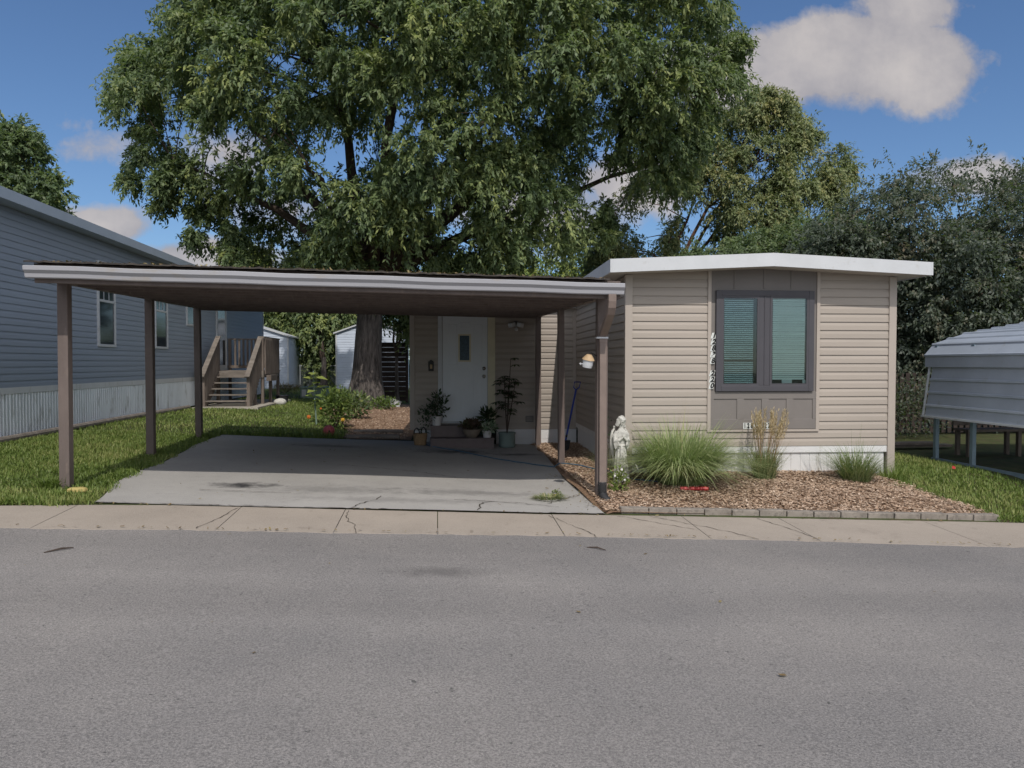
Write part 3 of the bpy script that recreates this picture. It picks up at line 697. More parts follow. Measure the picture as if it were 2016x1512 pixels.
# downspout
def bent(m, pts, w, h, upx=(1, 0, 0)):    # rectangular pipe following points in a YZ plane
    vs = []; N2 = len(pts)
    for i in range(N2):
        p = Vector(pts[i]); d = (Vector(pts[min(i+1, N2-1)]) - Vector(pts[max(i-1, 0)])).normalized(); a = Vector(upx); b = d.cross(a).normalized()
        for (s1, s2) in ((-1, -1), (1, -1), (1, 1), (-1, 1)): vs.append(p + a * (w/2*s1) + b * (h/2*s2))
    fs = [(i*4+j, i*4+(j+1)%4, (i+1)*4+(j+1)%4, (i+1)*4+j) for i in range(N2-1) for j in range(4)]
    fs += [(0, 1, 2, 3), tuple(4*(N2-1)+j for j in range(4))]
    return m.add(vs, fs)
sx_ = 1.855; gzr = zb_(sx_, y0r) + .012; yf = YP[0] - .065 - .035
m = MB(); bent(m, [(sx_, 7.72, gzr), (sx_, 7.72, gzr - .07), (sx_, 7.735, gzr - .13), (sx_, 7.78, gzr - .19), (sx_, 7.95, gzr - .30), (sx_, 8.08, gzr - .37), (sx_, yf, gzr - .42), (sx_, yf, gzr - .50)], .085, .06)
m.build('spout_elbow', M['spout'], CP, bevel=.006)
m = MB(); bent(m, [(sx_, yf, gzr - .49), (sx_, yf, .19)], .078, .055); ds = m.build('downspout', M['spout'], CP, bevel=.005)
m = MB(); m.box(sx_ - .075, sx_ + .055, yf - .034, yf + .04, gzr - .455, gzr - .437); m.build('strap', M['white'], ds)
m = MB()
path = [(sx_, yf - .0, .22 - .012 * i) for i in range(12)] + [(sx_ + .012 * i * i * .08, yf - .014 * i, .085 - .011 * i) for i in range(1, 8)]
rad = [.052 if i % 2 else .042 for i in range(len(path))]
m.tube(path, rad, 14, caps=False); m.build('drain_elbow', M['blackpl'], CP, smooth=True)

# ------------------------------------------------------------------ steps, pots, plants by the door
def leaf_geo(P, D, Nn, Lf, Wf):
    """4-point folded leaves at P along D, normal Nn"""
    S = np.cross(D, Nn); S /= np.linalg.norm(S, axis=1, keepdims=True) + 1e-9; Nn = np.cross(S, D)
    Lf = Lf[:, None]; Wf = Wf[:, None]
    V = np.stack((P, P + D * Lf * .45 + S * Wf * .5 + Nn * Wf * .12, P + D * Lf - Nn * Lf * .08, P + D * Lf * .45 - S * Wf * .5 + Nn * Wf * .12), 1)
    return V.reshape(-1, 3), np.arange(len(P) * 4).reshape(-1, 4)
def unit(a): return a / (np.linalg.norm(a, axis=1, keepdims=True) + 1e-9)
def plant_cloud(name, c, rx_, ry_, rz_, n, Lf, Wf, mat_, parent, up=.3, tint=(.45, .2)):
    u = unit(rng.normal(size=(n, 3))); rr = rng.random(n) ** .5
    P = np.asarray(c) + u * rr[:, None] * np.array((rx_, ry_, rz_))
    D = unit(u * .7 + rng.normal(0, .5, (n, 3)) + np.array((0, 0, up))); Nn = unit(rng.normal(0, .6, (n, 3)) + np.array((0, -.2, 1)))
    V, Fc = leaf_geo(P, D, Nn, Lf * rng.uniform(.6, 1.25, n), Wf * rng.uniform(.6, 1.25, n))
    return np_mesh(name, V, Fc, mat_, parent, np.clip(rng.normal(tint[0], tint[1], n), 0, 1))
S_ = thing('entry_steps', 'two dark brown wooden steps below the white front door', 'steps', (.45, 13.6, 0))
SX0, SX1 = -.13, 1.02; YW = 13.86
m = MB(); m.box(SX0 + .01, SX1 - .31, YW - .36, YW - .03, .0, .385); m.box(SX0 + .01, SX1 - .01, YW - .70, YW - .362, .0, .185); m.build('riser_box', M['steps'], S_)
MB().box(SX0, SX1 - .30, YW - .38, YW - .03, .385, .415).build('tread', M['steps'], S_, bevel=.004)
MB().box(SX0, SX1, YW - .72, YW - .383, .185, .215).build('tread', M['steps'], S_, bevel=.004)
def pot(T, c, r0, r1, h, m_, rim=.012):
    m = MB(); m.lathe([(r0, 0), (r1, h), (r1 + rim, h), (r1 + rim, h * .86), ], c, 24) if False else m.lathe([(r0, 0), (r0 + (r1-r0)*.86, h*.84), (r1 + rim, h*.84), (r1 + rim, h), (r1 - .01, h), (r1 - .02, h - .03)], c, 24)
    m.build('pot', m_, T, smooth=False)
# white pot with a dark trailing plant
T = thing('potted_plant', 'dark trailing plant in a white pot on upper door step', 'potted plant', (-.02, 13.66, .415))
pot(T, (-.01, 13.62, .415), .075, .095, .17, M['wpot'])
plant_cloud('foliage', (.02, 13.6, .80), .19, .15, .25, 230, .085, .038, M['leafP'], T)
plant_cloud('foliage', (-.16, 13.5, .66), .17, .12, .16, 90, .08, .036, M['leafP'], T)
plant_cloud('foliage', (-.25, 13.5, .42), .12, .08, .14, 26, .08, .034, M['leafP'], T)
m = MB()
for q in ((.05, 13.6, .95), (.12, 13.58, .8), (-.12, 13.55, .75), (-.3, 13.45, .5), (-.22, 13.45, .32), (.1, 13.5, .6)):
    m.tube([(-.01, 13.62, .56), ((q[0]-.01)/2, 13.58, (q[2]+.56)/2+.06), q], [.006, .005, .003], 5)
m.build('stem', M['twig'], T)
# wicker basket
T = thing('basket', 'woven tan basket with two dark loop handles beside the door steps', 'basket', (-.31, 13.42, .05))
bz = g(-.31, 13.42) + .02
m = MB(); prof = []
for k in range(15): prof.append((.105 + .0018 * k + (.005 if k % 2 else 0), .015 * k))
prof += [(.12, .21), (.105, .2), (.10, .05)]
m.lathe(prof, (-.31, 13.42, bz), 28, 1, .8); m.build('basket_body', M['wicker'], T)
for y in (13.36, 13.48):
    for s_ in (-1,) if y < 13.4 else (1,):
        pts = [(-.31 + s_ * .06 + .05 * math.cos(t), y, bz + .2 + .11 * math.sin(t)) for t in np.linspace(0, math.pi, 11)]
        MB().tube(pts, .011, 8).build('handle', M['black'], T, smooth=True)
# bowl planter
T = thing('potted_plant', 'low clay bowl of burgundy leaved plants on the lower step', 'potted plant', (.62, 13.3, .215))
m = MB(); m.lathe([(.085, 0), (.13, .05), (.165, .13), (.175, .155), (.155, .155), (.14, .13)], (.62, 13.32, .215), 24); m.build('pot', M['bowl'], T)
plant_cloud('foliage', (.62, 13.32, .44), .20, .15, .085, 210, .085, .05, M['leafR'], T, .6)
# variegated plant
T = thing('potted_plant', 'leafy dark and cream variegated plant at right end of lower step', 'potted plant', (.9, 13.3, .215))
pot(T, (.90, 13.30, .215), .07, .085, .12, M['wpot'])
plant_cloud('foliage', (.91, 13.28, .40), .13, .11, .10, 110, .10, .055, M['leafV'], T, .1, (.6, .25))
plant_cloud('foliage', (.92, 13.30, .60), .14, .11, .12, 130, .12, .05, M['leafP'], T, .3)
m = MB()
for k in range(7): m.tube([(.90, 13.3, .33), (.90 + random.uniform(-.06, .06), 13.3 + random.uniform(-.05, .05), .6)], [.005, .003], 5)
m.build('stem', M['twig'], T)
# tall plant in sage tub
tx, ty = 1.27, 13.42; tz = g(tx, ty) + .02
T = thing('potted_plant', 'tall sparse umbrella plant in a sage green tub by right wall', 'potted plant', (tx, ty, tz))
m = MB(); m.lathe([(.135, 0), (.15, .02), (.15, .235), (.16, .24), (.16, .275), (.145, .275), (.14, .24)], (tx, ty, tz), 28); m.build('pot', M['sage'], T)
m = MB(); stems = []
for (ox, oy, h) in ((.07, 0, 1.38), (-.05, .03, 1.05), (.02, -.05, .92), (.16, .0, .98)):
    pts = [(tx, ty, tz + .25), (tx + ox * .4, ty + oy, tz + .25 + h * .4), (tx + ox, ty + oy, tz + .25 + h)]
    m.tube(pts, [.011, .009, .005], 6); stems.append(pts)
Pq = []; Dq = []
def whorl(c, n, r, droop):
    for k in range(n):
        a = 6.283 * k / n + random.uniform(-.2, .2); Pq.append((c[0] + .01 * math.cos(a), c[1] + .01 * math.sin(a), c[2])); Dq.append((math.cos(a), math.sin(a), -droop + random.uniform(-.2, .2)))
for pts in stems:
    for k in range(11):
        t = random.uniform(.42, 1); q0 = Vector(pts[1]).lerp(Vector(pts[2]), (t - .4) / .6); a = random.uniform(0, 6.283); l = random.uniform(.08, .24)
        q1 = q0 + Vector((math.cos(a) * l, math.sin(a) * l * .7, random.uniform(-.02, .07)))
        m.tube([q0, q1], [.004, .003], 4); whorl(q1, 7, .1, .35)
m.build('stem', M['twig'], T)
Pq = np.array(Pq); Dq = unit(np.array(Dq)); n = len(Pq)
V, Fc = leaf_geo(Pq, Dq, np.tile(np.array((0, 0, 1.)), (n, 1)), rng.uniform(.08, .15, n), rng.uniform(.03, .05, n))
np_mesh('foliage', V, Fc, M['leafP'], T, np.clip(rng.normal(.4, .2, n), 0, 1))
# wall lantern
m = MB(); T = thing('wall_plaque', 'small dark lantern shaped plaque on siding left of the door', 'plaque', hw(ax0 + .37, ay - .02, 1.5), R(-1.7), local=True)
MB().box(-.05, .05, -.035, .0, -.09, .08).build('plaque_back', M['black'], T, bevel=.006)
m = MB(); m.prism([(-.06, .08), (.06, .08), (.0, .125)], 1, -.05, 0); m.build('plaque_top', M['black'], T)
MB().tube([(0, -.04, -.045), (0, -.04, .035)], .022, 12).build('plaque_figure', M['tan'], T)

# ------------------------------------------------------------------ birdhouse, shovel, hose, statue
T = thing('birdhouse', 'tilted white birdhouse with tan lid hung on right front carport post', 'birdhouse', (1.69, 8.22, 1.56))
RM = Matrix.Translation((1.69, 8.2, 1.545)) @ Matrix.Rotation(R(8), 4, 'Y') @ Matrix.Rotation(R(12), 4, 'X')
m = MB(); m.lathe([(.056, -.03), (.06, 0), (.062, .058)], (0, 0, 0), 20); m.xf(RM).build('body', M['white'], T)
m = MB(); m.lathe([(.072, .056), (.070, .062), (.03, .115), (.004, .12)], (0, 0, 0), 20); m.xf(RM).build('roof', M['tan'], T)
m = MB(); m.tube([(-.05, -.02, .0), (-.1, -.03, .005)], .006, 6); m.tube([(-.085, -.03, -.012), (-.085, -.03, .02)], .004, 6); m.xf(RM).build('perch', M['white'], T)
MB().tube([(1.70, 8.22, 1.66), (1.74, 8.22, 1.68), (1.80, 8.23, 1.64)], .006, 6).build('hook', M['black'], T)
T = thing('shovel', 'blue handled shovel leaning in the corner of the tan siding', 'shovel', (2.22, 12.6, .03))
p0, p1 = Vector((2.22, 12.62, .22)), Vector((2.52, 13.1, 1.22))
MB().tube([p0, p0.lerp(p1, .86)], .017, 10).build('shaft', M['blue'], T)
d = (p1 - p0).normalized(); m = MB(); a = p0.lerp(p1, .86); b = p0.lerp(p1, 1.0); s_ = Vector((.055, 0, 0))
m.tube([a, a + s_ * .9 + d * .05, b + s_, b - s_, a - s_ * .9 + d * .05, a], .011, 8); m.build('grip', M['blue'], T)
m = MB(); q = p0; m.tube([p0 + d * .1, p0], [.018, .016], 10)
q = p0 - d * .24; m.add([q + Vector((-.0, 0, 0)), q + d*.08 + Vector((.09, 0, 0)), p0 + Vector((.085, 0, .0)), p0 + Vector((0, .03, 0)), p0 + Vector((-.085, 0, 0)), q + d*.08 + Vector((-.09, 0, 0)), q + d*.12 + Vector((0, .03, 0))],
      [(0, 1, 6), (1, 2, 3, 6), (6, 3, 4, 5), (0, 6, 5)])
bl = m.build('blade', M['black'], T); sd = bl.modifiers.new('s', 'SOLIDIFY'); sd.thickness = .004
pts = [(-.28, 13.5), (0, 13.05), (.3, 12.7), (.75, 12.0), (1.2, 11.35), (1.55, 10.9), (1.9, 10.55), (2.3, 9.9), (2.42, 9.4), (2.5, 9.1), (2.9, 8.98), (3.3, 9.0)]
P = []
for i in range(len(pts) - 1):
    for k in range(6):
        t = k / 6; x = pts[i][0] * (1-t) + pts[i+1][0] * t + .015 * math.sin(i * 3 + k); y = pts[i][1] * (1-t) + pts[i+1][1] * t
        zz = g(x, y) + .03 if x < 1.75 else max(float(bedz(x, y)), g(x, y) + .03) + .02
        P.append((x, y, zz))
tag(MB().tube(P, .008, 8).build('garden_hose', M['hose'], smooth=True), 'thin blue garden hose trailing across the driveway to the mulch bed', 'hose')

# angel statue
ax_, ay_ = 2.29, 9.02; az_ = float(bedz(ax_, ay_)) - .01
T = thing('angel_statue', 'grey cast stone angel statue with folded arms beside the fountain grass', 'statue', (ax_, ay_, az_), R(8), local=True); T.scale = (.92, .92, 1.07)
m = MB()
n = 96; rows = []
for (z, rx_, ry_, fo) in ((.0, .078, .07, .02), (.02, .094, .085, .16), (.08, .092, .082, .20), (.16, .084, .074, .20), (.26, .076, .066, .18), (.35, .068, .058, .15), (.42, .06, .05, .10), (.455, .056, .045, .02), (.50, .066, .05, .03), (.56, .08, .054, .02), (.60, .078, .05, 0), (.63, .05, .038, 0), (.652, .026, .026, 0), (.70, .024, .025, 0)):
    rows.append((z, rx_, ry_, fo))
vs = []; fs = []
for i, (z, a, b, fo) in enumerate(rows):
    for k in range(n):
        t = 6.2832 * k / n; w_ = abs(math.sin(4.5 * t + z * 2.5)) * 2 - 1; f_ = 1 + fo * (w_ * .75 + .35 * math.sin(15 * t + z * 6))
        vs.append((a * f_ * math.cos(t) + (.02 * (.3 - z) if z < .3 else 0), b * f_ * math.sin(t), z + (.012 * math.sin(t * 3 + .7) if 0 < z < .05 else 0)))
for i in range(len(rows) - 1):
    for k in range(n): fs.append((i*n+k, i*n+(k+1)%n, (i+1)*n+(k+1)%n, (i+1)*n+k))
fs += [tuple(range(n))[::-1], tuple((len(rows)-1)*n+k for k in range(n))]
m.add(vs, fs)
hd = MB()                                                                # head: face, wavy hair to the shoulders, tilted
hd.ball((0, -.012, .0), .036, 10, .92, 1, 1.28); hd.ball((0, .008, .012), .041, 10, 1, .92, 1.05)
hd.tube([(0, -.046, .012), (0, -.054, -.004), (0, -.047, -.010)], [.004, .008, .005], 8)
hd.ball((0, -.044, -.022), .007, 6, 1.6, .8, .5); hd.ball((0, -.041, -.036), .011, 6)
for s_ in (-1, 1):
    hd.tube([(s_ * .006, -.047, .016), (s_ * .022, -.043, .018)], .005, 6)
    for q in range(5):
        a = .5 + q * .5; x = s_ * (.012 + .034 * math.sin(a)); y = -.026 + .045 * (1 - math.cos(a)) * .8
        hd.tube([(s_ * .004, -.012 + q * .008, .052), (x * 1.02, y - .008, .022), (x * 1.2, y + .004, -.012), (x * 1.12, y, -.045), (x * 1.3, y + .006, -.082)], [.010, .012, .013, .012, .007], 8)
hd.xf(Matrix.Translation((.002, -.012, .742)) @ Matrix.Rotation(R(14), 4, 'Y') @ Matrix.Rotation(R(12), 4, 'X'))
m.add(hd.v, hd.f)
for s_ in (-1, 1):
    m.tube([(s_ * .062, 0, .612), (s_ * .092, .0, .56), (s_ * .094, -.02, .50), (s_ * .055, -.065, .515), (s_ * .012, -.078, .545)], [.028, .031, .03, .02, .014], 12)
    for q in range(4): m.tube([(s_ * (.105 - .012 * q), -.01 - .014 * q, .51), (s_ * (.098 - .014 * q), -.02 - .014 * q, .455), (s_ * (.088 - .014 * q), -.024 - .012 * q, .405 + .012 * q)], [.018, .015, .006], 8)
    m.ball((.002 + s_ * .007, -.086, .562), .012, 6, .7, .9, 1.9)
m.tube([(-.06, -.008, .455), (-.03, -.046, .449), (.03, -.046, .449), (.06, -.008, .455)], .010, 8)
m.tube([(-.018, -.052, .444), (-.028, -.066, .36), (-.022, -.076, .29)], [.010, .010, .006], 8); m.tube([(-.008, -.052, .444), (-.004, -.066, .37), (.0, -.072, .32)], [.010, .009, .006], 8)
m.tube([(-.03, -.06, .02), (-.035, -.10, .006)], [.026, .018], 8); m.tube([(.04, -.06, .02), (.045, -.095, .006)], [.026, .018], 8)
st = m.build('body', M['stone'], T, smooth=True)
rm = st.modifiers.new('r', 'REMESH'); rm.mode = 'VOXEL'; rm.voxel_size = .0034; rm.use_smooth_shade = True
smo = st.modifiers.new('s', 'SMOOTH'); smo.factor = .5; smo.iterations = 1
for s_ in (-1, 1):
    m = MB()
    for k in range(10):
        t = k / 9; top = Vector((s_ * (.045 + .055 * math.sin(t * 2.2 + .25)), .058 + .012 * t, .655 - .10 * t)); tip = top + Vector((s_ * (.045 - .05 * t), .02, -.05 - .26 * t))
        if k == 0: tip = top + Vector((s_ * .03, .01, .004))
        m.tube([top, top.lerp(tip, .5) + Vector((s_ * .012, 0, .008)), tip], [.013, .014, .005], 8)
    wg = m.build('wing', M['stone'], T, smooth=True)
m = MB(); m.lathe([(.12, -.03), (.125, .0), (.12, .02), (.10, .03)], (0, 0, -.0), 20, 1, .9); m.build('plinth', M['stone'], T)

# ------------------------------------------------------------------ ornamental grasses
def clump(name, label, x, y, n, h, spread, width, mt, curl=(.5, 1.1), lean=(.05, .95), base=.12, z=None, tint=(.5, .22)):
    z0 = float(bedz(x, y)) if z is None else z
    T = thing(name, label, 'ornamental grass', (x, y, z0))
    a = rng.uniform(0, 6.283, n); r = base * np.sqrt(rng.random(n)); a2 = a + rng.normal(0, .5, n)
    P = np.stack((x + r * np.cos(a), y + r * np.sin(a), np.full(n, z0 - .01)), 1)
    ln = lean[0] + (lean[1] - lean[0]) * rng.random(n) ** .8
    Ls = h * rng.uniform(.65, 1.15, n)
    blades('blade_tuft', P, a2, ln * spread, Ls, width * rng.uniform(.6, 1.2, n), 7, rng.uniform(*curl, n), M[mt], T, np.clip(rng.normal(*tint, n), 0, 1))
    return T, z0
clump('fountain_grass', 'large arching green fountain grass clump in front of the tan siding', 3.06, 9.0, 1500, 1.08, 1.0, .012, 'ograss', (.35, .9), (.0, .58), .27)
n = 1700; a = rng.uniform(0, 6.283, n); r = .28 * np.sqrt(rng.random(n)); fz = float(bedz(3.04, 9.0))
blades('blade_tuft', np.stack((3.04 + r * np.cos(a), 9.0 + r * np.sin(a), np.full(n, fz)), 1), a + rng.normal(0, .4, n), rng.uniform(.25, .78, n), rng.uniform(.75, 1.22, n), .012 * rng.uniform(.6, 1.2, n), 8, rng.uniform(.85, 1.3, n), M['ograss'], bpy.data.objects['fountain_grass'], np.clip(rng.normal(.55, .22, n), 0, 1))
T = bpy.data.objects['fountain_grass']
n = 14; blades('seed_stem', np.stack((3.0 + rng.normal(0, .1, n), 9.0 + rng.normal(0, .08, n), np.full(n, .3)), 1), rng.uniform(0, 6.28, n), rng.uniform(.05, .3, n), rng.uniform(.6, .95, n), np.full(n, .005), 5, rng.uniform(.0, .25, n), M['plume'], T, rng.random(n) * .4)
T, z0 = clump('feather_reed_grass', 'upright feather reed grass with tan plumes below the window', 4.25, 9.2, 560, .62, .55, .008, 'reed', (.2, .8), (.02, .9), .12, None, (.45, .25))
Pp = []; m = MB()
n = 46; Pl = []; Dl = []
for k in range(n):
    a = random.uniform(0, 6.283); l = random.uniform(.03, .26); h = random.uniform(.66, .90); b = Vector((4.25 + .07 * math.cos(a), 9.2 + .07 * math.sin(a), z0)); wx = .05
    tip = b + Vector((math.cos(a) * l * h + wx, math.sin(a) * l * h * .8, h)); md = b.lerp(tip, .55) + Vector((0, 0, .03))
    m.tube([b, md, tip], [.0028, .0022, .0012], 4)
    for q in range(46):
        t = .70 + .33 * q / 46; p = b.lerp(tip, t); Pl.append((p.x + random.gauss(0, .007), p.y + random.gauss(0, .007), p.z)); Dl.append(tuple((tip - b).normalized() + Vector((random.gauss(0, .28), random.gauss(0, .28), .1))))
m.build('plume_stem', M['plume2'] if 'plume2' in M else M['tan2'] if 'tan2' in M else M['wicker'], T)
Pl = np.array(Pl); Dl = unit(np.array(Dl)); n = len(Pl)
V, Fc = leaf_geo(Pl, Dl, unit(rng.normal(size=(n, 3))), rng.uniform(.03, .055, n), rng.uniform(.004, .009, n)); np_mesh('plume', V, Fc, M['plume'], T, rng.random(n))
T, z0 = clump('reed_grass', 'small wispy green grass clump in front of the white skirting right', 5.42, 9.05, 620, .66, .8, .008, 'reed', (.3, .9), (.05, 1.0), .16, None, (.35, .2))
n = 12; blades('seed_stem', np.stack((5.42 + rng.normal(0, .05, n), 9.05 + rng.normal(0, .05, n), np.full(n, z0)), 1), rng.uniform(0, 6.28, n), rng.uniform(.02, .45, n), rng.uniform(.5, .85, n), np.full(n, .006), 5, rng.uniform(.0, .25, n), M['reed'], T, rng.random(n) * .5)
# small low weedy tuft between
clump('wild_grass', 'thin grass tuft at the corner of house and bed', 6.12, 9.35, 160, .32, .8, .008, 'grass', (.3, .8), (.05, 1), .2, None, (.4, .2))

# small flowering plant by the post, litter pile, pipe, edging
def bush(name, label, cat, c, r, n, Lf, Wf, mt, flowers=(), up=.3, tint=(.5, .2), stems=8):
    z0 = g(c[0], c[1]) if len(c) < 3 else c[2]
    T = thing(name, label, cat, (c[0], c[1], z0))
    plant_cloud('foliage', (c[0], c[1], z0 + r[2]), r[0], r[1], r[2], n, Lf, Wf, M[mt], T, up, tint)
    m = MB()
    for k in range(stems): m.tube([(c[0], c[1], z0 - .02), (c[0] + random.uniform(-.6, .6) * r[0], c[1] + random.uniform(-.6, .6) * r[1], z0 + r[2] * random.uniform(.9, 1.6))], [.006, .003], 5)
    m.build('stem', M['twig'], T)
    for (fx_, fy_, fz_, s_, mk) in flowers:
        m = MB()
        for k in range(9):
            a = 6.283 * k / 9; m.ball((fx_ + s_ * .6 * math.cos(a), fy_ - .01, fz_ + s_ * .6 * math.sin(a)), s_ * .42, 5, 1, .5, 1)
        m.ball((fx_, fy_ - .015, fz_), s_ * .4, 5); m.build('flower', M[mk], T)
    return T
bush('flowering_plant', 'low green plant with white blooms between post and statue', 'plant', (2.11, 8.45, .0), (.13, .13, .17), 260, .05, .028, 'grass',
     ((2.12, 8.32, .33, .014, 'wpet'), (2.17, 8.38, .2, .013, 'wpet'), (2.05, 8.36, .25, .012, 'wpet')))
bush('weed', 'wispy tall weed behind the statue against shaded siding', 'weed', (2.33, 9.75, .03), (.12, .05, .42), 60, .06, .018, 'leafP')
# clump of dry leaves on the drive
z0 = g(1.29, 8.25) + .03; T = thing('weed', 'dry flattened weed tuft growing on the concrete driveway', 'weed', (1.29, 8.25, z0))
n = 380; a = rng.uniform(0, 6.28, n); r = np.sqrt(rng.random(n)); P = np.stack((1.27 + .17 * r * np.cos(a), 8.27 + .14 * r * np.sin(a), np.full(n, z0)), 1)
blades('blade_tuft', P, a, rng.uniform(.5, 1.4, n), rng.uniform(.03, .09, n), rng.uniform(.006, .014, n), 3, rng.uniform(.2, .9, n), M['reed'], T, np.clip(rng.normal(.6, .25, n), 0, 1))
plant_cloud('foliage', (1.37, 8.33, z0 + .04), .06, .05, .04, 90, .03, .02, M['leafY'], T)
z0 = float(bedz(3.03, 8.42)) + .035
T = thing('red_tube', 'red plastic tube lying on wood chips below the fountain grass', 'tube', (3.03, 8.42, z0))
MB().tube([(2.86, 8.44, z0), (3.19, 8.40, z0 + .0)], .022, 12).build('tube_body', M['red'], T)
MB().tube([(3.14, 8.404, z0), (3.155, 8.402, z0)], .027, 12).build('collar', M['red'], T)
# concrete edging blocks
n = 14
names = ['leftmost', 'second', 'third', 'fourth', 'fifth', 'sixth', 'seventh', 'eighth', 'ninth', 'tenth', 'eleventh', 'twelfth', 'thirteenth', 'rightmost']
for k in range(n):
    x0 = 1.93 + k * .302; y = 7.585 - .008 * k; zz = float(A(x0 + .15)) + .005
    m = MB(); m.box(x0, x0 + .295, y, y + .10, zz - .05, zz + .062 + random.uniform(-.006, .006)); m.xf(Matrix.Translation((x0 + .15, y, zz)) @ Matrix.Rotation(random.uniform(-.015, .015), 4, 'Z') @ Matrix.Rotation(random.uniform(-.01, .01) + .03, 4, 'Y') @ Matrix.Translation((-x0 - .15, -y, -zz)))
    o = m.build('edging_block', M['paver'], bevel=.007)
    lab = f'{names[k]} grey concrete edging block along the mulch bed' + (' counting from the downspout' if 0 < k < n - 1 else ' next to the downspout' if k == 0 else ' next to the lawn')
    tag(o, lab, 'edging block', 'concrete edging blocks along the mulch bed')
# yellow foam block, twigs, red leaf
z0 = g(-3.72, 8.0)
m = MB(); m.lathe([(.10, 0), (.12, .015), (.11, .045), (.07, .058)], (0, 0, 0), 9, .85, .5); m.xf(Matrix.Translation((-3.70, 7.98, z0 + .01)) @ Matrix.Rotation(.3, 4, 'Z'))
tag(m.build('yellow_stone', M['yellow'], bevel=.006), 'small yellow flat stone in the grass beside left front carport post', 'stone')
for (x, y, a, l, lab) in ((-2.85, 5.85, .75, .10, 'dark twig lying on asphalt at left of the road'), (1.36, 6.2, -.7, .09, 'short brown twig on asphalt near kerb in front of downspout')):
    z = float(A(x)) - .025; d = Vector((math.cos(a), math.sin(a), 0)) * l
    tag(MB().tube([Vector((x, y, z)) - d, (x + .01, y + .012, z + .008), Vector((x, y, z)) + d], [.004, .008, .004], 6).build('twig', M['twig']), lab, 'twig')
P = np.array([(7.35, 9.85, g(7.35, 9.85) + .05)]); V, Fc = leaf_geo(P, np.array([(1., .1, .3)]), np.array([(0, -.8, .5)]), np.array([.07]), np.array([.06]))
tag(np_mesh('fallen_leaf', V, Fc, M['red']), 'single red fallen leaf on the right lawn', 'leaf')

# ------------------------------------------------------------------ neighbour house on the left
NX = -6.9
NH = thing('neighbor_house', 'long blue grey sided house with ribbed metal skirting at far left', 'house', (NX, 17, .31))
NY0, NY1 = 4.0, 30.2; np0 = (NX, NY0, 0); nn = (1, 0, 0)
m = MB(); siding(m, np0, uy, nn, NY1 - NY0, 1.16, 4.08, .114, .018); siding(m, (NX, NY1, 0), (-1, 0, 0), (0, 1, 0), 5.2, 1.16, 4.08, .114, .018); siding(m, (NX - 5.2, NY0, 0), ux, nf, 5.2, 1.16, 4.3, .114, .018)
m.box(NX - 5.2, NX, NY0, NY1, .35, 4.10); m.build('siding_wall', M['nsiding'], NH)
m = MB(); ribs(m, (NX + .005, NY0, 0), uy, nn, NY1 - NY0, .36, 1.08, .095, .014); m.build('skirting', M['nskirt'], NH)
m = MB(); wbox(m, np0, uy, nn, 0, NY1 - NY0, 1.06, 1.165, 0, .022); wbox(m, np0, uy, nn, NY1 - NY0 - .08, NY1 - NY0 + .02, 1.165, 4.1, 0, .03); m.build('band_trim', M['skirt'], NH)
m = MB(); ro = .30
m.prism([(NX + ro, 4.10), (NX + ro, 4.23), (NX - 2.6, 5.05), (NX - 5.5, 4.23), (NX - 5.5, 4.10), (NX - 5.2, 4.10), (NX, 4.10)], 1, NY0 - .3, NY1 + .3); r_ = m.build('roof', M['felt'], NH)
m = MB(); m.box(NX + ro + .002, NX + ro + .022, NY0 - .3, NY1 + .3, 4.08, 4.25)
m.prism([(NX + ro + .03, 4.06), (NX + ro + .03, 4.23), (NX - 2.6, 5.08), (NX - 5.5, 4.24), (NX - 5.5, 4.06), (NX - 2.6, 4.90)], 1, NY1 + .302, NY1 + .325)
m.build('fascia', M['nfascia'], r_)
m = MB(); m.box(NX + .002, NX + ro, NY0 - .3, NY1 + .3, 4.084, 4.097); m.build('soffit', M['nfascia'], r_)
def nwin(y0, y1, z0, z1, grid_):
    m = MB(); frame(m, (NX, 0, 0), uy, nn, y0, y1, z0, z1, .055, .0, .05)
    mz = z0 + (z1 - z0) * .54
    if grid_: wbox(m, (NX, 0, 0), uy, nn, y0 + .055, y1 - .055, mz - .025, mz + .025, 0, .044)
    f = m.build('window', M['white'], NH, bevel=.003)
    m = MB(); wbox(m, (NX, 0, 0), uy, nn, y0 + .055, y1 - .055, z0 + .055, z1 - .055, .0, .026); m.build('pane', M['npane'], f)
    if grid_:
        m = MB()
        for k in (1, 2): yy = y0 + .055 + (y1 - y0 - .11) * k / 3; wbox(m, (NX, 0, 0), uy, nn, yy - .008, yy + .008, mz + .025, z1 - .055, .026, .034)
        wbox(m, (NX, 0, 0), uy, nn, y0 + .055, y1 - .055, mz + .35, mz + .366, .026, .034); m.build('muntin', M['white'], f)
M['npane'] = mat('dark window pane', (.03, .04, .05), .08, .3, 2, spec=.6)
nwin(15.8, 16.62, 1.90, 3.66, True); nwin(18.85, 19.7, 1.92, 3.66, True); nwin(21.15, 21.85, 2.60, 3.66, False)
m = MB(); frame(m, (NX, 0, 0), uy, nn, 23.9, 25.0, 1.33, 3.6, .07, 0, .05); f = m.build('door_frame', M['white'], NH)
MB().box(NX, NX + .03, 23.97, 24.93, 1.36, 3.53).build('storm_door', M['white'], NH)
m = MB(); m.box(NX + .031, NX + .034, 24.08, 24.82, 2.45, 3.42); m.box(NX + .031, NX + .034, 24.08, 24.82, 1.5, 2.3); m.build('door_glass', M['npane'], NH)
tag(MB().tube([(NX + .16, 7, .37), (NX + .17, 12, .36), (NX + .16, 17, .37), (NX + .17, 20.8, .36)], .06, 10).build('landscape_timber', M['timberH']), 'long round timber along the base of the neighbor skirting', 'timber')

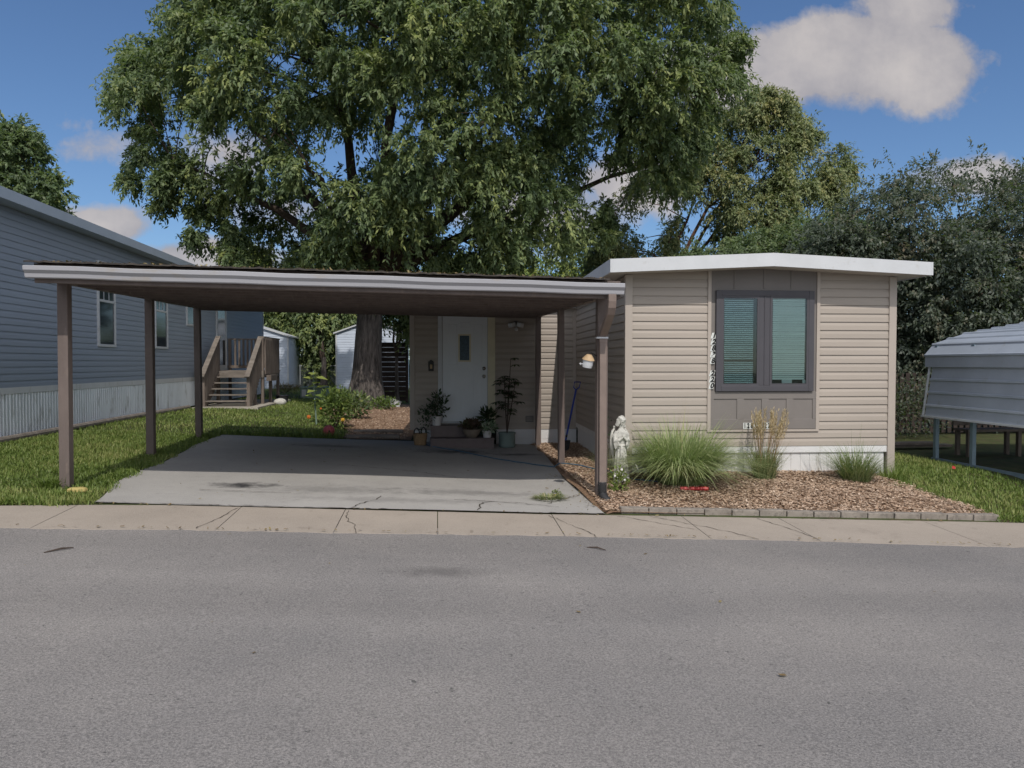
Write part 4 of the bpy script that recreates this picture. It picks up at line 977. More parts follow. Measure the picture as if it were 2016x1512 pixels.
# wooden stair landing
D = thing('wooden_stairs', 'weathered wooden entry stairs with railings at the neighbor house', 'stairs', (-6, 22, .33))
sx0, sx1 = -6.52, -5.36; zd = 1.33; ys0 = 21.45; run = .27; nst = 6; rise = (zd - .335) / nst
for k in range(nst):
    y = ys0 + run * k; z = .335 + rise * (k + 1)
    m = MB()
    if k < nst - 1: m.box(sx0 + .05, sx1 - .05, y - .02, y + .13, z - .035, z); m.box(sx0 + .05, sx1 - .05, y + .14, y + .28, z - .035, z - .002)
    if k < nst - 1: m.build('tread', M['timberH'], D, bevel=.004)
yd0 = ys0 + run * (nst - 1); yd1 = 25.1
m = MB()
k = 0; y = yd0
while y < yd1: m.box(NX + .06, -5.2, y, y + .135, zd - .035, zd); y += .142
m.build('deck_boards', M['timberH'], D)
for x in (sx0 + .02, sx1 - .02):
    m = MB(); m.bar((x, ys0 + .05, .38), (x, yd0 + .05, zd - .12), .04, .22); m.build('stringer', M['timber'], D)
m = MB(); m.box(NX + .06, -5.2, yd0 + .002, yd0 + .04, zd - .2, zd - .036); m.box(-5.24, -5.202, yd0 + .042, yd1, zd - .2, zd - .036); m.build('rim_joist', M['timberH'], D)
for (x, y, zt) in ((sx0 - .02, ys0 + .02, 1.22), (sx1 + .05, ys0 + .02, 1.22), (sx0 - .02, yd0 + .09, 2.35), (-5.25, yd0 + .09, 2.33), (-5.25, yd1 - .05, 2.33), (NX + .12, yd1 - .05, 2.33), (-5.25, (yd0 + yd1) / 2, 2.33), (sx1 + .05, yd0 - .6, zd - .3)):
    MB().box(x - .045, x + .045, y - .045, y + .045, .33, zt).build('post', M['timber'], D, bevel=.004)
for x in (sx0 - .02, sx1 + .05):
    m = MB(); m.bar((x, ys0 - .16, 1.17), (x, yd0 + .13, 2.36), .14, .04); m.build('handrail', M['timberH'], D, bevel=.004)
    m = MB()
    for k in range(11):
        y = ys0 + .1 + k * .115; t = (y - ys0 + .16) / (yd0 + .29 - ys0); zt = 1.17 + 1.19 * t - .03
        m.box(x + .024, x + .06, y - .03, y + .03, zt - 1.0 if x > -6 else zt - .85, zt)
    m.build('balusters', M['timber'], D)
m = MB(); m.box(-5.33, -5.18, yd0 + .05, yd1, 2.33, 2.37); m.box(NX + .06, -5.335, yd1 - .12, yd1 + .02, 2.33, 2.37); m.build('top_rail', M['timberH'], D)
m = MB()
y = yd0 + .2
while y < yd1 - .1: m.box(-5.20, -5.165, y - .035, y + .035, zd - .1, 2.33); y += .125
x = NX + .3
while x < -5.4: m.box(x - .03, x + .03, yd1 - .09, yd1 - .05, zd + .08, 2.33); x += .13
m.box(NX + .06, -5.3, yd1 - .13, yd1 - .095, zd + .07, zd + .16); m.build('balusters', M['timber'], D)
# planter bracket on the deck side
tag(MB().box(-5.16, -5.02, 23.0, 23.9, 1.02, 1.2).build('planter_box', M['timber'], bevel=.006), 'small weathered planter box hung on the side of the wooden stairs', 'planter') 
z0 = g(-4.86, 23.4)
m = MB(); m.ball((0, 0, 0), .16, 8, 1.2, .9, .75); m.v = [(x * (1 + .12 * math.sin(9 * z + 5 * x)), y, z * (1 + .1 * math.sin(11 * x))) for x, y, z in m.v]; m.xf(Matrix.Translation((-4.86, 23.4, z0 + .09)))
tag(m.build('stone', M['stone'], smooth=True), 'pale round stone at the corner of the patio slab', 'stone')
T = thing('black_bucket', 'dark plastic tub under the right side of the wooden stairs', 'bucket', (-5.05, 24.3, .33)); m = MB(); m.lathe([(.17, 0), (.2, .2), (.21, .2), (.21, .22), (.18, .22)], (-5.0, 24.5, .30), 18); m.build('bucket_body', M['blackpl'], T)
m = MB(); m.tube([(-5.21, 24.5, .51), (-5.0, 24.42, .62), (-4.79, 24.5, .51)], .008, 6); m.build('handle', M['black'], T)

# ------------------------------------------------------------------ back yard: sheds, fences, cabinet
def shed(name, label, x0, x1, y0, y1, z0, ze, zp, xp):
    T = thing(name, label, 'shed', ((x0 + x1) / 2, y0, z0))
    m = MB(); siding(m, (x0, y0, 0), ux, nf, x1 - x0, z0 + .08, ze, .125, .018); siding(m, (x1, y0, 0), uy, (1, 0, 0), y1 - y0, z0 + .08, ze, .125, .018)
    # gable courses
    z = ze
    while z < zp - .05:
        def lim(zz): t = (zz - ze) / (zp - ze); return (x0 + (xp - x0) * t, x1 + (xp - x1) * t)
        a, b = lim(z); a2, b2 = lim(min(z + .125, zp)); o = .018
        m.add([(a, y0 - o, z), (b, y0 - o, z), (b2, y0 - .003, min(z + .125, zp)), (a2, y0 - .003, min(z + .125, zp)), (a, y0 - .003, z), (b, y0 - .003, z)], [(0, 1, 2, 3), (0, 4, 5, 1)]); z += .125
    m.prism([(x0, z0), (x1, z0), (x1, ze), (xp, zp), (x0, ze)], 1, y0, y1); m.build('wall', M['shed'], T)
    m = MB(); t = .07; o = .14
    sl = (zp - ze) / (xp - x0); sr = (zp - ze) / (x1 - xp)
    m.prism([(x0 - o, ze - o * sl + .002), (xp, zp + .002), (x1 + o, ze - o * sr + .002), (x1 + o, ze - o * sr + t), (xp, zp + t), (x0 - o, ze - o * sl + t)], 1, y0 - .12, y1 + .1); m.build('roof', M['white'], T)
    m = MB(); 
    for xx in (x0, x1): m.box(xx - .04, xx + .03, y0 - .03, y0 + .05, z0, ze)
    m.build('corner_trim', M['white'], T)
    return T
shed('garden_shed', 'pale blue sided shed behind the wooden stairs', -10.6, -7.16, 36.5, 39.4, .28, 2.85, 3.5, -9.2)
shed('garden_shed', 'pale blue gabled shed behind the maple trunk', -5.0, -1.55, 37.5, 40.5, .15, 3.06, 3.7, -3.25)
FZ = thing('wooden_fence', 'dark horizontal board fence right behind the maple trunk', 'fence', (-2.1, 27.7, .13))
m = MB(); z = .16
while z < 2.25: m.box(-2.45, -1.15, 27.7, 27.73, z, z + .17); z += .176 + random.uniform(0, .01)
m.build('board_panel', M['fence'], FZ)
for x in (-2.42, -1.12): MB().box(x - .05, x + .05, 27.6, 27.69, .1, 2.36).build('post', M['fence'], FZ)
T = thing('utility_cabinet', 'low green utility cabinet with white notices on the back lawn', 'cabinet', (-4.6, 28, .25))
m = MB(); m.box(-5.05, -4.1, 27.9, 28.7, .2, .62); m.build('cabinet_body', M['ubox'], T, bevel=.02)
MB().box(-5.08, -4.07, 27.87, 28.73, .625, .675).build('lid', M['ubox'], T, bevel=.012)
MB().box(-4.99, -4.84, 27.89, 27.897, .33, .58).build('notice', M['white'], T)
m = MB()
for k in range(4):
    for q in range(2): m.box(-4.72 + q * .12, -4.64 + q * .12, 27.89, 27.897, .33 + k * .065, .37 + k * .065)
m.build('notice', M['white'], T)
T = bush('dry_grass', 'straw coloured dry clump beside the pale blue shed', 'plant', (-6.3, 31.5, .31), (.6, .3, .16), 500, .22, .02, 'debris', (), .8, (.8, .2))
CF_ = thing('chain_link_fence', 'chain link fence between the two pale blue sheds', 'fence', (-5.6, 39.0, .3))
m = MB()
for k in range(26):
    x = -7.1 + k * .085
    m.tube([(x, 39.0, .32), (min(x + 1.1, -5.05), 39.0, .32 + min(1.1, -5.05 - x))], .006, 4, False); m.tube([(x, 39.0, .32), (max(x - 1.1, -7.1), 39.0, .32 + min(1.1, x + 7.1))], .006, 4, False)
m.build('wire_mesh', M['chain'], CF_)
m = MB(); m.tube([(-7.1, 39.0, 1.42), (-5.0, 39.0, 1.42)], .025, 8); m.build('top_rail', M['chain'], CF_)
for x in (-7.05, -6.0, -5.1): MB().tube([(x, 39.0, .25), (x, 39.0, 1.5)], .035, 8).build('post', M['chain'], CF_)
T = thing('picket_fence', 'dark green slat fence beyond the chain link fence', 'fence', (-5.6, 42, .3)); m = MB(); x = -9
while x < 0: m.box(x, x + .16, 42, 42.03, .3, 1.75); x += .175
m.build('slat_panel', M['tealf'], T); MB().box(-9, 0, 42.035, 42.09, 1.3, 1.4).build('rail', M['tealf'], T)
T = thing('white_box', 'pale plastic bin lying on its side by the maple roots', 'bin', (-1.55, 24.6, .12)); m = MB(); m.box(-.16, .16, -.12, .12, 0, .2); RM = Matrix.Translation((-1.42, 24.3, .14)) @ Matrix.Rotation(.5, 4, 'Z') @ Matrix.Rotation(.35, 4, 'Y')
m.xf(RM).build('bin_body', M['white'], T, bevel=.02); m = MB(); m.box(-.17, .17, -.13, .13, .205, .225); m.xf(RM).build('lid', M['white'], T, bevel=.006)
# garden strip by the driveway
m = MB(); bz0 = g(-2.1, 14.6)
b_ = m.ball((-2.08, 14.45, bz0 + .115), .115, 12).build('ball', M['ballm'], smooth=True); tag(b_, 'faded red ball on the grass edge behind the driveway', 'ball')
m = MB(); m.ball((-2.06, 14.337, bz0 + .12), .02, 6); m.build('valve', M['black'], None); o = bpy.data.objects['valve']; o.parent = b_
bush('marigold_bush', 'leafy green flower bush with orange blooms behind the red ball', 'plant', (-2.2, 16.3), (.36, .34, .46), 1100, .10, .045, 'leafB',
     ((-2.72, 16.0, .42, .042, 'orange'), (-2.0, 15.92, .36, .04, 'yelp'), (-2.45, 15.9, .6, .022, 'orange')), .3, (.3, .2), 14)
T = bush('leafy_shrub', 'dark green low shrub at the foot of the maple trunk', 'shrub', (-2.1, 18.9), (.42, .36, .36), 560, .13, .06, 'leaf', (), .3, (.5, .2), 10)
bush('leafy_shrub', 'pale green ground plant at the right root of the maple', 'shrub', (-1.7, 22.9), (.5, .35, .20), 400, .12, .05, 'leafB', (), .4, (.2, .15), 6)
# tall broad leaf plant
z0 = g(-2.75, 17); T = thing('tall_plant', 'tall single stem plant with broad pale leaves behind the red ball', 'plant', (-2.75, 17, z0))
MB().tube([(-2.72, 17, z0), (-2.76, 17, z0 + .6), (-2.78, 17, z0 + 1.22)], [.02, .016, .008], 8).build('stem', M['leafy'] if 'leafy' in M else M['ubox'], T)
Pq = []; Dq = []
for k in range(16):
    t = .35 + .65 * k / 16; a = k * 2.4; Pq.append((-2.76, 17, z0 + 1.22 * t)); Dq.append((math.cos(a), math.sin(a), .25 - .35 * (k % 2)))
n = len(Pq); V, Fc = leaf_geo(np.array(Pq), unit(np.array(Dq)), np.tile(np.array((.05, -.35, 1.)), (n, 1)), rng.uniform(.2, .34, n), rng.uniform(.14, .2, n)); np_mesh('foliage', V, Fc, M['leafB'], T, rng.uniform(.4, .8, n))
for (x0, x1, y, lab) in ((-1.72, -.72, 14.22, 'grey landscape timber edging the bed behind driveway, nearest one'), (-1.7, -.7, 15.3, 'worn timber lying across the shaded mulch path')):
    z = g(-1.2, y) + .05; tag(MB().tube([(x0, y, z), ((x0 + x1) / 2, y + .02, z + .005), (x1, y, z)], .05, 10).build('landscape_timber', M['timberH']), lab, 'timber')

# ------------------------------------------------------------------ metal carport on the right
T = thing('metal_carport', 'low white ribbed metal carport with open lower side at far right', 'carport', (9.6, 9.5, 0))
cx0, cx1, cy0, cy1 = 7.95, 12.2, 6.2, 11.2
def shell(m, prof_, y0, y1, th=.006):
    """sheet following prof (x,z) extruded along y, with ribs running along y"""
    pts = []
    for (a, b) in zip(prof_[:-1], prof_[1:]):
        L2 = math.hypot(b[0]-a[0], b[1]-a[1]); nseg = max(1, round(L2 / .235)); nx_, nz_ = -(b[1]-a[1]) / L2, (b[0]-a[0]) / L2
        if nx_ > 0 and nz_ < .2: nx_, nz_ = -nx_, -nz_
        for i in range(nseg):
            for (t, o) in ((0, 0), (.76, 0), (.82, .02), (.94, .02), (1.0, 0)):
                if t == 1.0 and i < nseg - 1: pass
                tt = (i + t) / nseg; pts.append((a[0] + (b[0]-a[0]) * tt + nx_ * o, a[1] + (b[1]-a[1]) * tt + nz_ * o))
    vs = []; 
    for (x, z) in pts: vs += [(x, y0, z), (x, y1, z)]
    return m.add(vs, [(2*i, 2*i+1, 2*i+3, 2*i+2) for i in range(len(pts)-1)])
m = MB(); shell(m, [(7.82, .70), (7.95, 1.53)], cy0, cy1 - .08); o = m.build('side_panel', M['metal'], T); o.modifiers.new('s', 'SOLIDIFY').thickness = .004
m = MB(); shell(m, [(7.90, 1.50), (7.90, 1.71), (8.05, 1.88), (8.6, 2.05), (10.1, 2.31), (11.6, 2.05), (12.2, 1.88), (12.3, 1.5)], cy0 - .1, cy1 + .05); o = m.build('roof', M['metal'], T); o.modifiers.new('s', 'SOLIDIFY').thickness = .004
m = MB(); m.bar((7.84, cy1 + .0, .70), (7.95, cy1 + .0, 1.53), .03, .02, (0, 1, 0)); m.bar((7.81, cy0, .705), (7.81, cy1, .705), .02, .03); m.build('edge_trim', M['white'], T)
for y in (cy1 - .08, 10.3, 9.2, 8.0, 6.3):
    for x in (8.02, 12.1): MB().box(x - .03, x + .03, y - .03, y + .03, -.1, 1.84).build('leg', M['leg'], T)
for x in (8.02, 12.1): MB().box(x - .028, x + .028, cy0, cy1, -.06, .03).build('base_rail', M['leg'], T)
# clutter under and behind
for k, (x0, x1, y, z, lab) in enumerate(((7.3, 9.0, 12.4, .09, 'long weathered board lying on top of another behind the metal carport'), (7.4, 9.3, 12.45, .04, 'weathered plank lying under another board behind the metal carport'))):
    o = MB().box(x0, x1, y, y + .2, z, z + .045).build('board', M['timber'], bevel=.004); tag(o, lab, 'board')
T = thing('wooden_bench', 'small weathered bench standing under the metal carport', 'bench', (9.3, 11.5, 0))
MB().box(8.75, 9.75, 11.35, 11.7, .42, .46).build('seat', M['timber'], T)
MB().box(8.75, 9.75, 11.7, 11.73, .5, .8).build('backrest', M['timber'], T)
for (x, y) in ((8.8, 11.4), (9.7, 11.4), (8.8, 11.66), (9.7, 11.66)): MB().box(x - .03, x + .03, y - .03, y + .03, 0, .42).build('leg', M['timber'], T)
T = thing('picket_fence', 'dark wooden picket fence between home and metal carport', 'fence', (8, 15, 0)); m = MB(); x = 6.6
while x < 14: m.box(x, x + .09, 15.0, 15.025, .05, 1.35); x += .14
m.build('pickets', M['fence'], T); m = MB(); m.box(6.6, 14, 15.03, 15.07, .3, .39); m.box(6.6, 14, 15.03, 15.07, 1.0, 1.09); m.build('rail', M['fence'], T)
T = bush('leafy_shrub', 'dark shrub low against the right side of the tan home', 'shrub', (7.1, 13.9, 0), (.75, .5, .75), 1500, .09, .04, 'leafD', (), .3, (.4, .2), 8)

bush('leafy_shrub', 'wide dark shrub in front of the picket fence behind metal carport', 'shrub', (9.3, 14.2, 0), (1.6, .6, .75), 2600, .09, .04, 'leafD', (), .3, (.4, .2), 10)
# ------------------------------------------------------------------ trees
def in_poly(px, py, poly):
    inside = np.zeros(len(px), bool); n = len(poly)
    for i in range(n):
        x0, y0 = poly[i]; x1, y1 = poly[(i + 1) % n]
        c = ((y0 > py) != (y1 > py)) & (px < (x1 - x0) * (py - y0) / (y1 - y0 + 1e-9) + x0); inside ^= c
    return inside
def edge_dist(px, py, poly):
    d = np.full(len(px), 1e9); n = len(poly)
    for i in range(n):
        a = np.array(poly[i], float); b = np.array(poly[(i + 1) % n], float); ab = b - a
        t = np.clip(((px - a[0]) * ab[0] + (py - a[1]) * ab[1]) / (ab @ ab), 0, 1); d = np.minimum(d, np.hypot(px - a[0] - t * ab[0], py - a[1] - t * ab[1]))
    return d
def tree(name, label, cat, poly, d0, T_, ncl, rcl, Lf, Wf, sprays, per, mt, base, tr, seed, gaps=(), thin=None, zfork=3.0, nl=8, group=None, droop=.45, barkm='bark', inset=12, flat=0, extra=(), tintm=.42, vdroop=1.0, twm='twig', holes=.2, lean=0, shift=0):
    rg = np.random.default_rng(seed); poly = [tuple(p) for p in poly]
    T = thing(name, label, cat, base, 0, group)
    xs_ = [p[0] for p in poly]; ys_ = [p[1] for p in poly]; C = []
    while len(C) < ncl:
        px = rg.uniform(min(xs_), max(xs_), 400); py = rg.uniform(min(ys_), max(ys_), 400)
        ed = edge_dist(px, py, poly); k = in_poly(px, py, poly) & (ed > inset)
        for (gx, gy, gr) in gaps: k &= np.hypot(px - gx, (py - gy)) > gr
        hn = np.sin(px * .021 + seed) * np.sin(py * .027 + seed * 2) + .5 * np.sin(px * .05 + py * .041)
        k &= ~((hn < -.55) & (rg.random(400) < holes * 2.5))
        if thin: k &= rg.random(400) < np.clip((py - thin[0]) / (thin[1] - thin[0]), thin[2], 1)
        px, py, ed = px[k], py[k], ed[k]
        dsh = shift * np.clip((250 - py) / 450, 0, 1)
        half = T_ * np.sqrt(np.clip(ed / 260, .02, 1)); u = rg.uniform(-1, 1, len(px)); dd = d0 + half * np.sign(u) * np.abs(u) ** .6
        C += list(place(px, py, dd - dsh))
    C = np.array(C[:ncl]); ctr = C.mean(0); ctr[2] -= 1
    r = rcl * rg.uniform(.6, 1.3, ncl)
    if len(extra):
        E_ = np.array([p for p in extra], float); E_ = np.repeat(E_, 3, 0) + np.stack((rg.normal(0, 9, len(E_) * 3), rg.normal(0, 11, len(E_) * 3)), 1)
        C = np.concatenate((C, place(E_[:, 0], E_[:, 1], d0 + rg.uniform(-1.5, 1.5, len(E_))))); r = np.concatenate((r, rg.uniform(.3, .5, len(E_)))); ncl = len(C)
    # trunk and limbs
    bx, by, bz = base; fork = np.array((bx + lean, by, bz + zfork))
    m = MB(); zz = np.linspace(-.15, zfork, 9); pts = []; rad = []
    for i, z in enumerate(zz):
        t = i / 8; pts.append((bx + lean * t + tr * .08 * math.sin(3 * t + seed), by, bz + z)); rad.append(tr * (1.0 - .30 * t + .75 * math.exp(-max(0, z) / .35 / max(.5, tr * 2))))
    # fluted trunk
    n = 28; vs = []; fs = []
    for i in range(len(pts)):
        for k in range(n):
            a = 6.2832 * k / n; fl_ = 1 + (.10 * math.exp(-zz[i] / .8) + .025) * math.sin(5 * a + seed) + .03 * math.sin(11 * a + i); vs.append((pts[i][0] + rad[i] * fl_ * math.cos(a), pts[i][1] + rad[i] * fl_ * math.sin(a), pts[i][2]))
    for i in range(len(pts) - 1):
        for k in range(n): fs.append((i*n+k, i*n+(k+1) % n, (i+1)*n+(k+1) % n, (i+1)*n+k))
    m.add(vs, fs); m.build('trunk', M[barkm], T, smooth=True)
    m = MB(); nodes = []
    order = np.argsort(np.arctan2(C[:, 0] - fork[0], C[:, 2] - fork[2] + 1)); picks = [order[int((i + .5) * ncl / nl)] for i in range(nl)]
    for i, pk_ in enumerate(picks):
        tgt = C[pk_]; mid_ = fork * .45 + tgt * .55 + np.array((rg.normal(0, .4), rg.normal(0, .4), .6)); n = 9; P = []
        for q in range(n):
            t = q / (n - 1); P.append((1-t)**2 * fork + 2*t*(1-t) * mid_ + t*t * tgt + rg.normal(0, .06, 3) * (0 < q < n - 1))
        P[0] = P[0] - np.array((0, 0, .35)); rr = [tr * .50 * (1 - .92 * (q / (n - 1)) ** .7) + .012 for q in range(n)]
        m.tube(P, rr, 8); nodes += [(p, a) for p, a in zip(P[2:], rr[2:])]
    NP = np.array([p for p, a in nodes])
    for i in rg.permutation(ncl)[:min(ncl, 260)]:
        k = np.argmin(np.linalg.norm(NP - C[i], axis=1) + .6 * np.maximum(0, NP[:, 2] - C[i][2])); a = NP[k]; b = C[i]; ra = min(nodes[k][1] * .6, .05)
        md = (a + b) / 2 + np.array((rg.normal(0, .12), rg.normal(0, .12), .18)); m.tube([a, md, b], [ra, ra * .6, .008], 5, False)
    m.build('limbs', M[twm], T, smooth=True)
    # leaves on drooping sprays
    ns = ncl * sprays; c = np.repeat(C, sprays, 0); rr = np.repeat(r, sprays)
    out = unit(c - ctr); u = unit(rg.normal(size=(ns, 3)) + out * .55 + np.array((0, -.15, .05)))
    st_ = c + u * (rr * .15)[:, None]; ln = rr * rg.uniform(.6, 1.15, ns); dr_ = droop * rr * rg.uniform(.5, 1.5, ns) * vdroop
    stint = np.repeat(rg.normal(0, .10, ncl), sprays) + rg.normal(0, .09, ns)
    t = rg.uniform(.1, 1, (ns, per)); P = st_[:, None] + u[:, None] * (ln[:, None] * t)[..., None]; P[..., 2] -= dr_[:, None] * t * t
    tang = u[:, None] * ln[:, None, None] * np.ones((1, per, 1)); tang[..., 2] -= 2 * dr_[:, None] * t
    tang = tang / (np.linalg.norm(tang, axis=-1, keepdims=True) + 1e-9)
    D = unit((tang * .7 + rg.normal(0, .55, (ns, per, 3)) + np.array((0, 0, -.28))).reshape(-1, 3)); P = P.reshape(-1, 3) + rg.normal(0, .03, (ns * per, 3))
    Nn = unit(rg.normal(0, .55, (ns * per, 3)) + np.array((0, -.7, .85)) + np.repeat(u, per, 0) * .35); nL = ns * per
    V, Fc = leaf_geo(P, D, Nn, Lf * rg.uniform(.6, 1.25, nL), Wf * rg.uniform(.6, 1.25, nL))
    np_mesh('crown', V, Fc, M[mt], T, np.clip(tintm + np.repeat(stint, per) + rg.normal(0, .10, nL), 0, 1))
    return T
maple = [(340, -20), (310, 60), (245, 100), (222, 215), (285, 225), (292, 280), (246, 362), (270, 372), (320, 300), (345, 290), (345, 330), (312, 410), (335, 418), (385, 350), (400, 380), (372, 470), (395, 480), (440, 400), (458, 420), (440, 510), (500, 480), (505, 560), (870, 560), (930, 520), (985, 560),
         (1060, 560), (1075, 490), (1180, 520), (1195, 400), (1180, 320), (1230, 300), (1280, 370), (1340, 390), (1400, 290), (1440, 180), (1470, 100), (1430, 20), (1440, -60), (1340, -150), (1100, -210), (850, -230), (600, -190), (400, -110)]
tree('maple_tree', 'huge maple with broad dark green crown rising behind the carport', 'tree', maple, 23.5, 4.6, 940, .76, .165, .064, 18, 26, 'leaf', (-2.25, 24.2, .12), .50, 11,
     ((1195, 335, 74), (1165, 250, 34), (790, 225, 44), (675, 285, 52), (1060, 130, 30), (420, 110, 30), (860, 300, 24), (560, 480, 30), (470, 265, 52), (365, 240, 42), (330, 190, 24), (520, 180, 34), (600, 400, 34), (1000, 420, 26), (420, 330, 34), (560, 90, 30), (1060, 480, 30), (880, 440, 26), (1330, 200, 24), (690, 60, 28), (950, 150, 22)), None, 4.2, 12, lean=.1, tintm=.5, extra=((262, 125), (248, 200), (285, 250), (280, 310), (262, 350), (338, 310), (330, 360), (322, 402), (395, 360), (390, 415), (381, 460), (442, 420), (450, 475), (470, 515), (310, 200), (1400, 40), (1440, 85), (1425, 140), (1390, 210), (1375, 270), (1345, 340), (1300, 350), (1215, 312), (1190, 410), (1175, 450)), shift=3.0, inset=16, holes=.28)
# lower skirt of the same maple, hanging near the trunk
low = [(690, 560), (800, 560), (800, 660), (770, 640), (740, 655), (700, 650)]
bt = tree('small_tree', 'leafy young tree between the pale blue sheds left of maple trunk', 'tree', [(500, 560), (700, 540), (710, 620), (690, 660), (668, 700), (655, 735), (610, 740), (590, 700), (572, 668), (530, 640), (512, 610)], 38.6, 1.8, 150, .85, .24, .10, 15, 17, 'leaf', (-5.75, 38.4, .27), .16, 5, (), None, 1.6, 5, inset=5, tintm=.55, holes=.1)
tree('young_tree', 'small leafy sapling overhanging the fence behind maple trunk', 'tree', [(745, 560), (830, 560), (830, 650), (790, 672), (770, 640), (750, 660)], 26.6, .9, 46, .55, .16, .07, 14, 14, 'leaf', (-1.45, 26.9, .1), .07, 9, (), None, 2.0, 4, inset=4, tintm=.5, holes=.1)
tree('ash_tree', 'yellowing loose tree rising behind the tan mobile home', 'tree', [(1150, 560), (1165, 470), (1205, 400), (1240, 350), (1310, 330), (1390, 270), (1425, 200), (1470, 170), (1560, 178), (1575, 235), (1650, 265), (1680, 330), (1690, 380), (1660, 420), (1640, 560)], 29, 2.6, 400, .66, .16, .055, 16, 19, 'leafY', (8.0, 29, 0), .22, 3,
     ((1270, 440, 56), (1320, 400, 40), (1375, 465, 40), (1230, 520, 26), (1590, 420, 34), (1500, 330, 28), (1460, 260, 20), (1620, 300, 24)), None, 2.4, 9, extra=((1200, 430), (1190, 480), (1215, 505), (1245, 480), (1260, 525), (1300, 515), (1180, 530), (1215, 540), (1330, 500)), twm='redtwig', holes=.3, droop=.55)
tree('vine_tree', 'dark vine covered tree towering over the metal carport', 'tree', [(1560, 560), (1600, 450), (1660, 400), (1720, 350), (1790, 330), (1880, 310), (1960, 300), (2060, 320), (2200, 380), (2300, 600), (2250, 780), (2016, 790), (1760, 800), (1752, 560)], 17.2, 2.4, 860, .58, .10, .046, 16, 20, 'leafD', (8.9, 17.2, 0), .2, 21,
     ((1700, 430, 30), (1930, 400, 34), (1820, 440, 26), (2000, 470, 26)), (300, 560, .14), 1.6, 9, holes=.15, droop=.25, tintm=.4, inset=6)
tree('oak_tree', 'dark broad tree rising above the blue grey neighbor roof', 'tree', [(-260, 330), (-120, 240), (20, 236), (85, 265), (90, 310), (125, 370), (125, 470), (-260, 560)], 40, 3.5, 260, 1.0, .28, .13, 15, 15, 'leaf', (-26, 38, .3), .35, 31, (), None, 3, 6, droop=.3, tintm=.35, inset=8)
tree('background_tree', 'bright yellow green tree seen low between maple and home roof', 'tree', [(985, 580), (1000, 520), (1050, 500), (1100, 520), (1140, 500), (1190, 520), (1200, 580)], 52, 2, 80, 1.05, .26, .12, 12, 13, 'leafB', (6.9, 52, 0), .14, 41, (), None, 2, 4, inset=3, tintm=.6)
tree('background_tree', 'sunlit shrubby tree peeking over the middle of carport roof', 'tree', [(820, 590), (830, 530), (870, 522), (920, 505), (980, 530), (990, 590)], 53, 2, 70, 1.05, .26, .12, 12, 13, 'leafB', (2.2, 53, 0), .14, 43, (), None, 2, 4, inset=3, tintm=.5)
tree('background_tree', 'pale distant tree above the left part of carport roof', 'tree', [(450, 560), (462, 500), (490, 488), (520, 505), (530, 560)], 46, 1.5, 45, .8, .24, .11, 12, 12, 'leafB', (-12, 46, .3), .14, 47, (), None, 2, 4, inset=3, tintm=.75)
tree('hedge_tree', 'dense mid green tree low behind the right half of home roof', 'tree', [(1310, 580), (1330, 515), (1430, 475), (1500, 445), (1580, 430), (1680, 420), (1740, 450), (1740, 580)], 22, 1.6, 170, .6, .12, .052, 15, 17, 'leaf', (7.6, 22, 0), .14, 61, (), None, 1.6, 6, inset=5, tintm=.34, droop=.3, holes=.1)
# a far wood closes the view between the houses
n = 90; c = np.stack((rng.uniform(-60, 60, n), rng.uniform(60, 70, n), rng.uniform(0, 4.2, n)), 1); k = 420
P = np.repeat(c, k, 0) + unit(rng.normal(size=(n * k, 3))) * (rng.random(n * k) ** .4)[:, None] * 2.0
V, Fc = leaf_geo(P, unit(rng.normal(size=(n * k, 3)) + np.array((0, 0, -.3))), unit(rng.normal(0, .6, (n * k, 3)) + np.array((0, -.2, 1))), rng.uniform(.25, .5, n * k), rng.uniform(.15, .28, n * k))
tag(np_mesh('far_wood', V, Fc, M['leaf'], None, np.clip(rng.normal(.5, .2, n * k), 0, 1)), kind='stuff')

# ------------------------------------------------------------------ sky, sun, camera
w = bpy.data.worlds.new('World'); SC.world = w; w.use_nodes = True; nt = w.node_tree; Lk = nt.links
bg = nt.nodes['Background']
SE, SR = 49.0, 4.0                        # sun elevation, degrees to the right of straight behind the camera
sky = nt.nodes.new('ShaderNodeTexSky'); sky.sky_type = 'NISHITA'; sky.sun_disc = False; sky.sun_elevation = R(SE); sky.sun_rotation = R(180 - SR)
sky.air_density = 1.0; sky.dust_density = .6; sky.ozone_density = 2.5
tc = nt.nodes.new('ShaderNodeTexCoord'); sep = nt.nodes.new('ShaderNodeSeparateXYZ'); Lk.new(tc.outputs['Generated'], sep.inputs[0])
yy = math_node(nt, 'MAXIMUM', sep.outputs[1], .05)
u = math_node(nt, 'DIVIDE', sep.outputs[0], yy); v = math_node(nt, 'DIVIDE', sep.outputs[2], yy)
cmb = nt.nodes.new('ShaderNodeCombineXYZ'); Lk.new(u, cmb.inputs[0]); Lk.new(v, cmb.inputs[1])
def sky_uv(px, py):
    d = CF + (px - 1008) / F * CR - (py - 756) / F * CU; return d[0] / d[1], d[2] / d[1]
nz = noise(nt, cmb.outputs[0], 7.0, 9, .6); nz2 = noise(nt, cmb.outputs[0], 22, 6, .6)
pert = math_node(nt, 'ADD', math_node(nt, 'MULTIPLY_ADD', nz, 2.4, -1.2), math_node(nt, 'MULTIPLY_ADD', nz2, 1.1, -.55))
dens = None
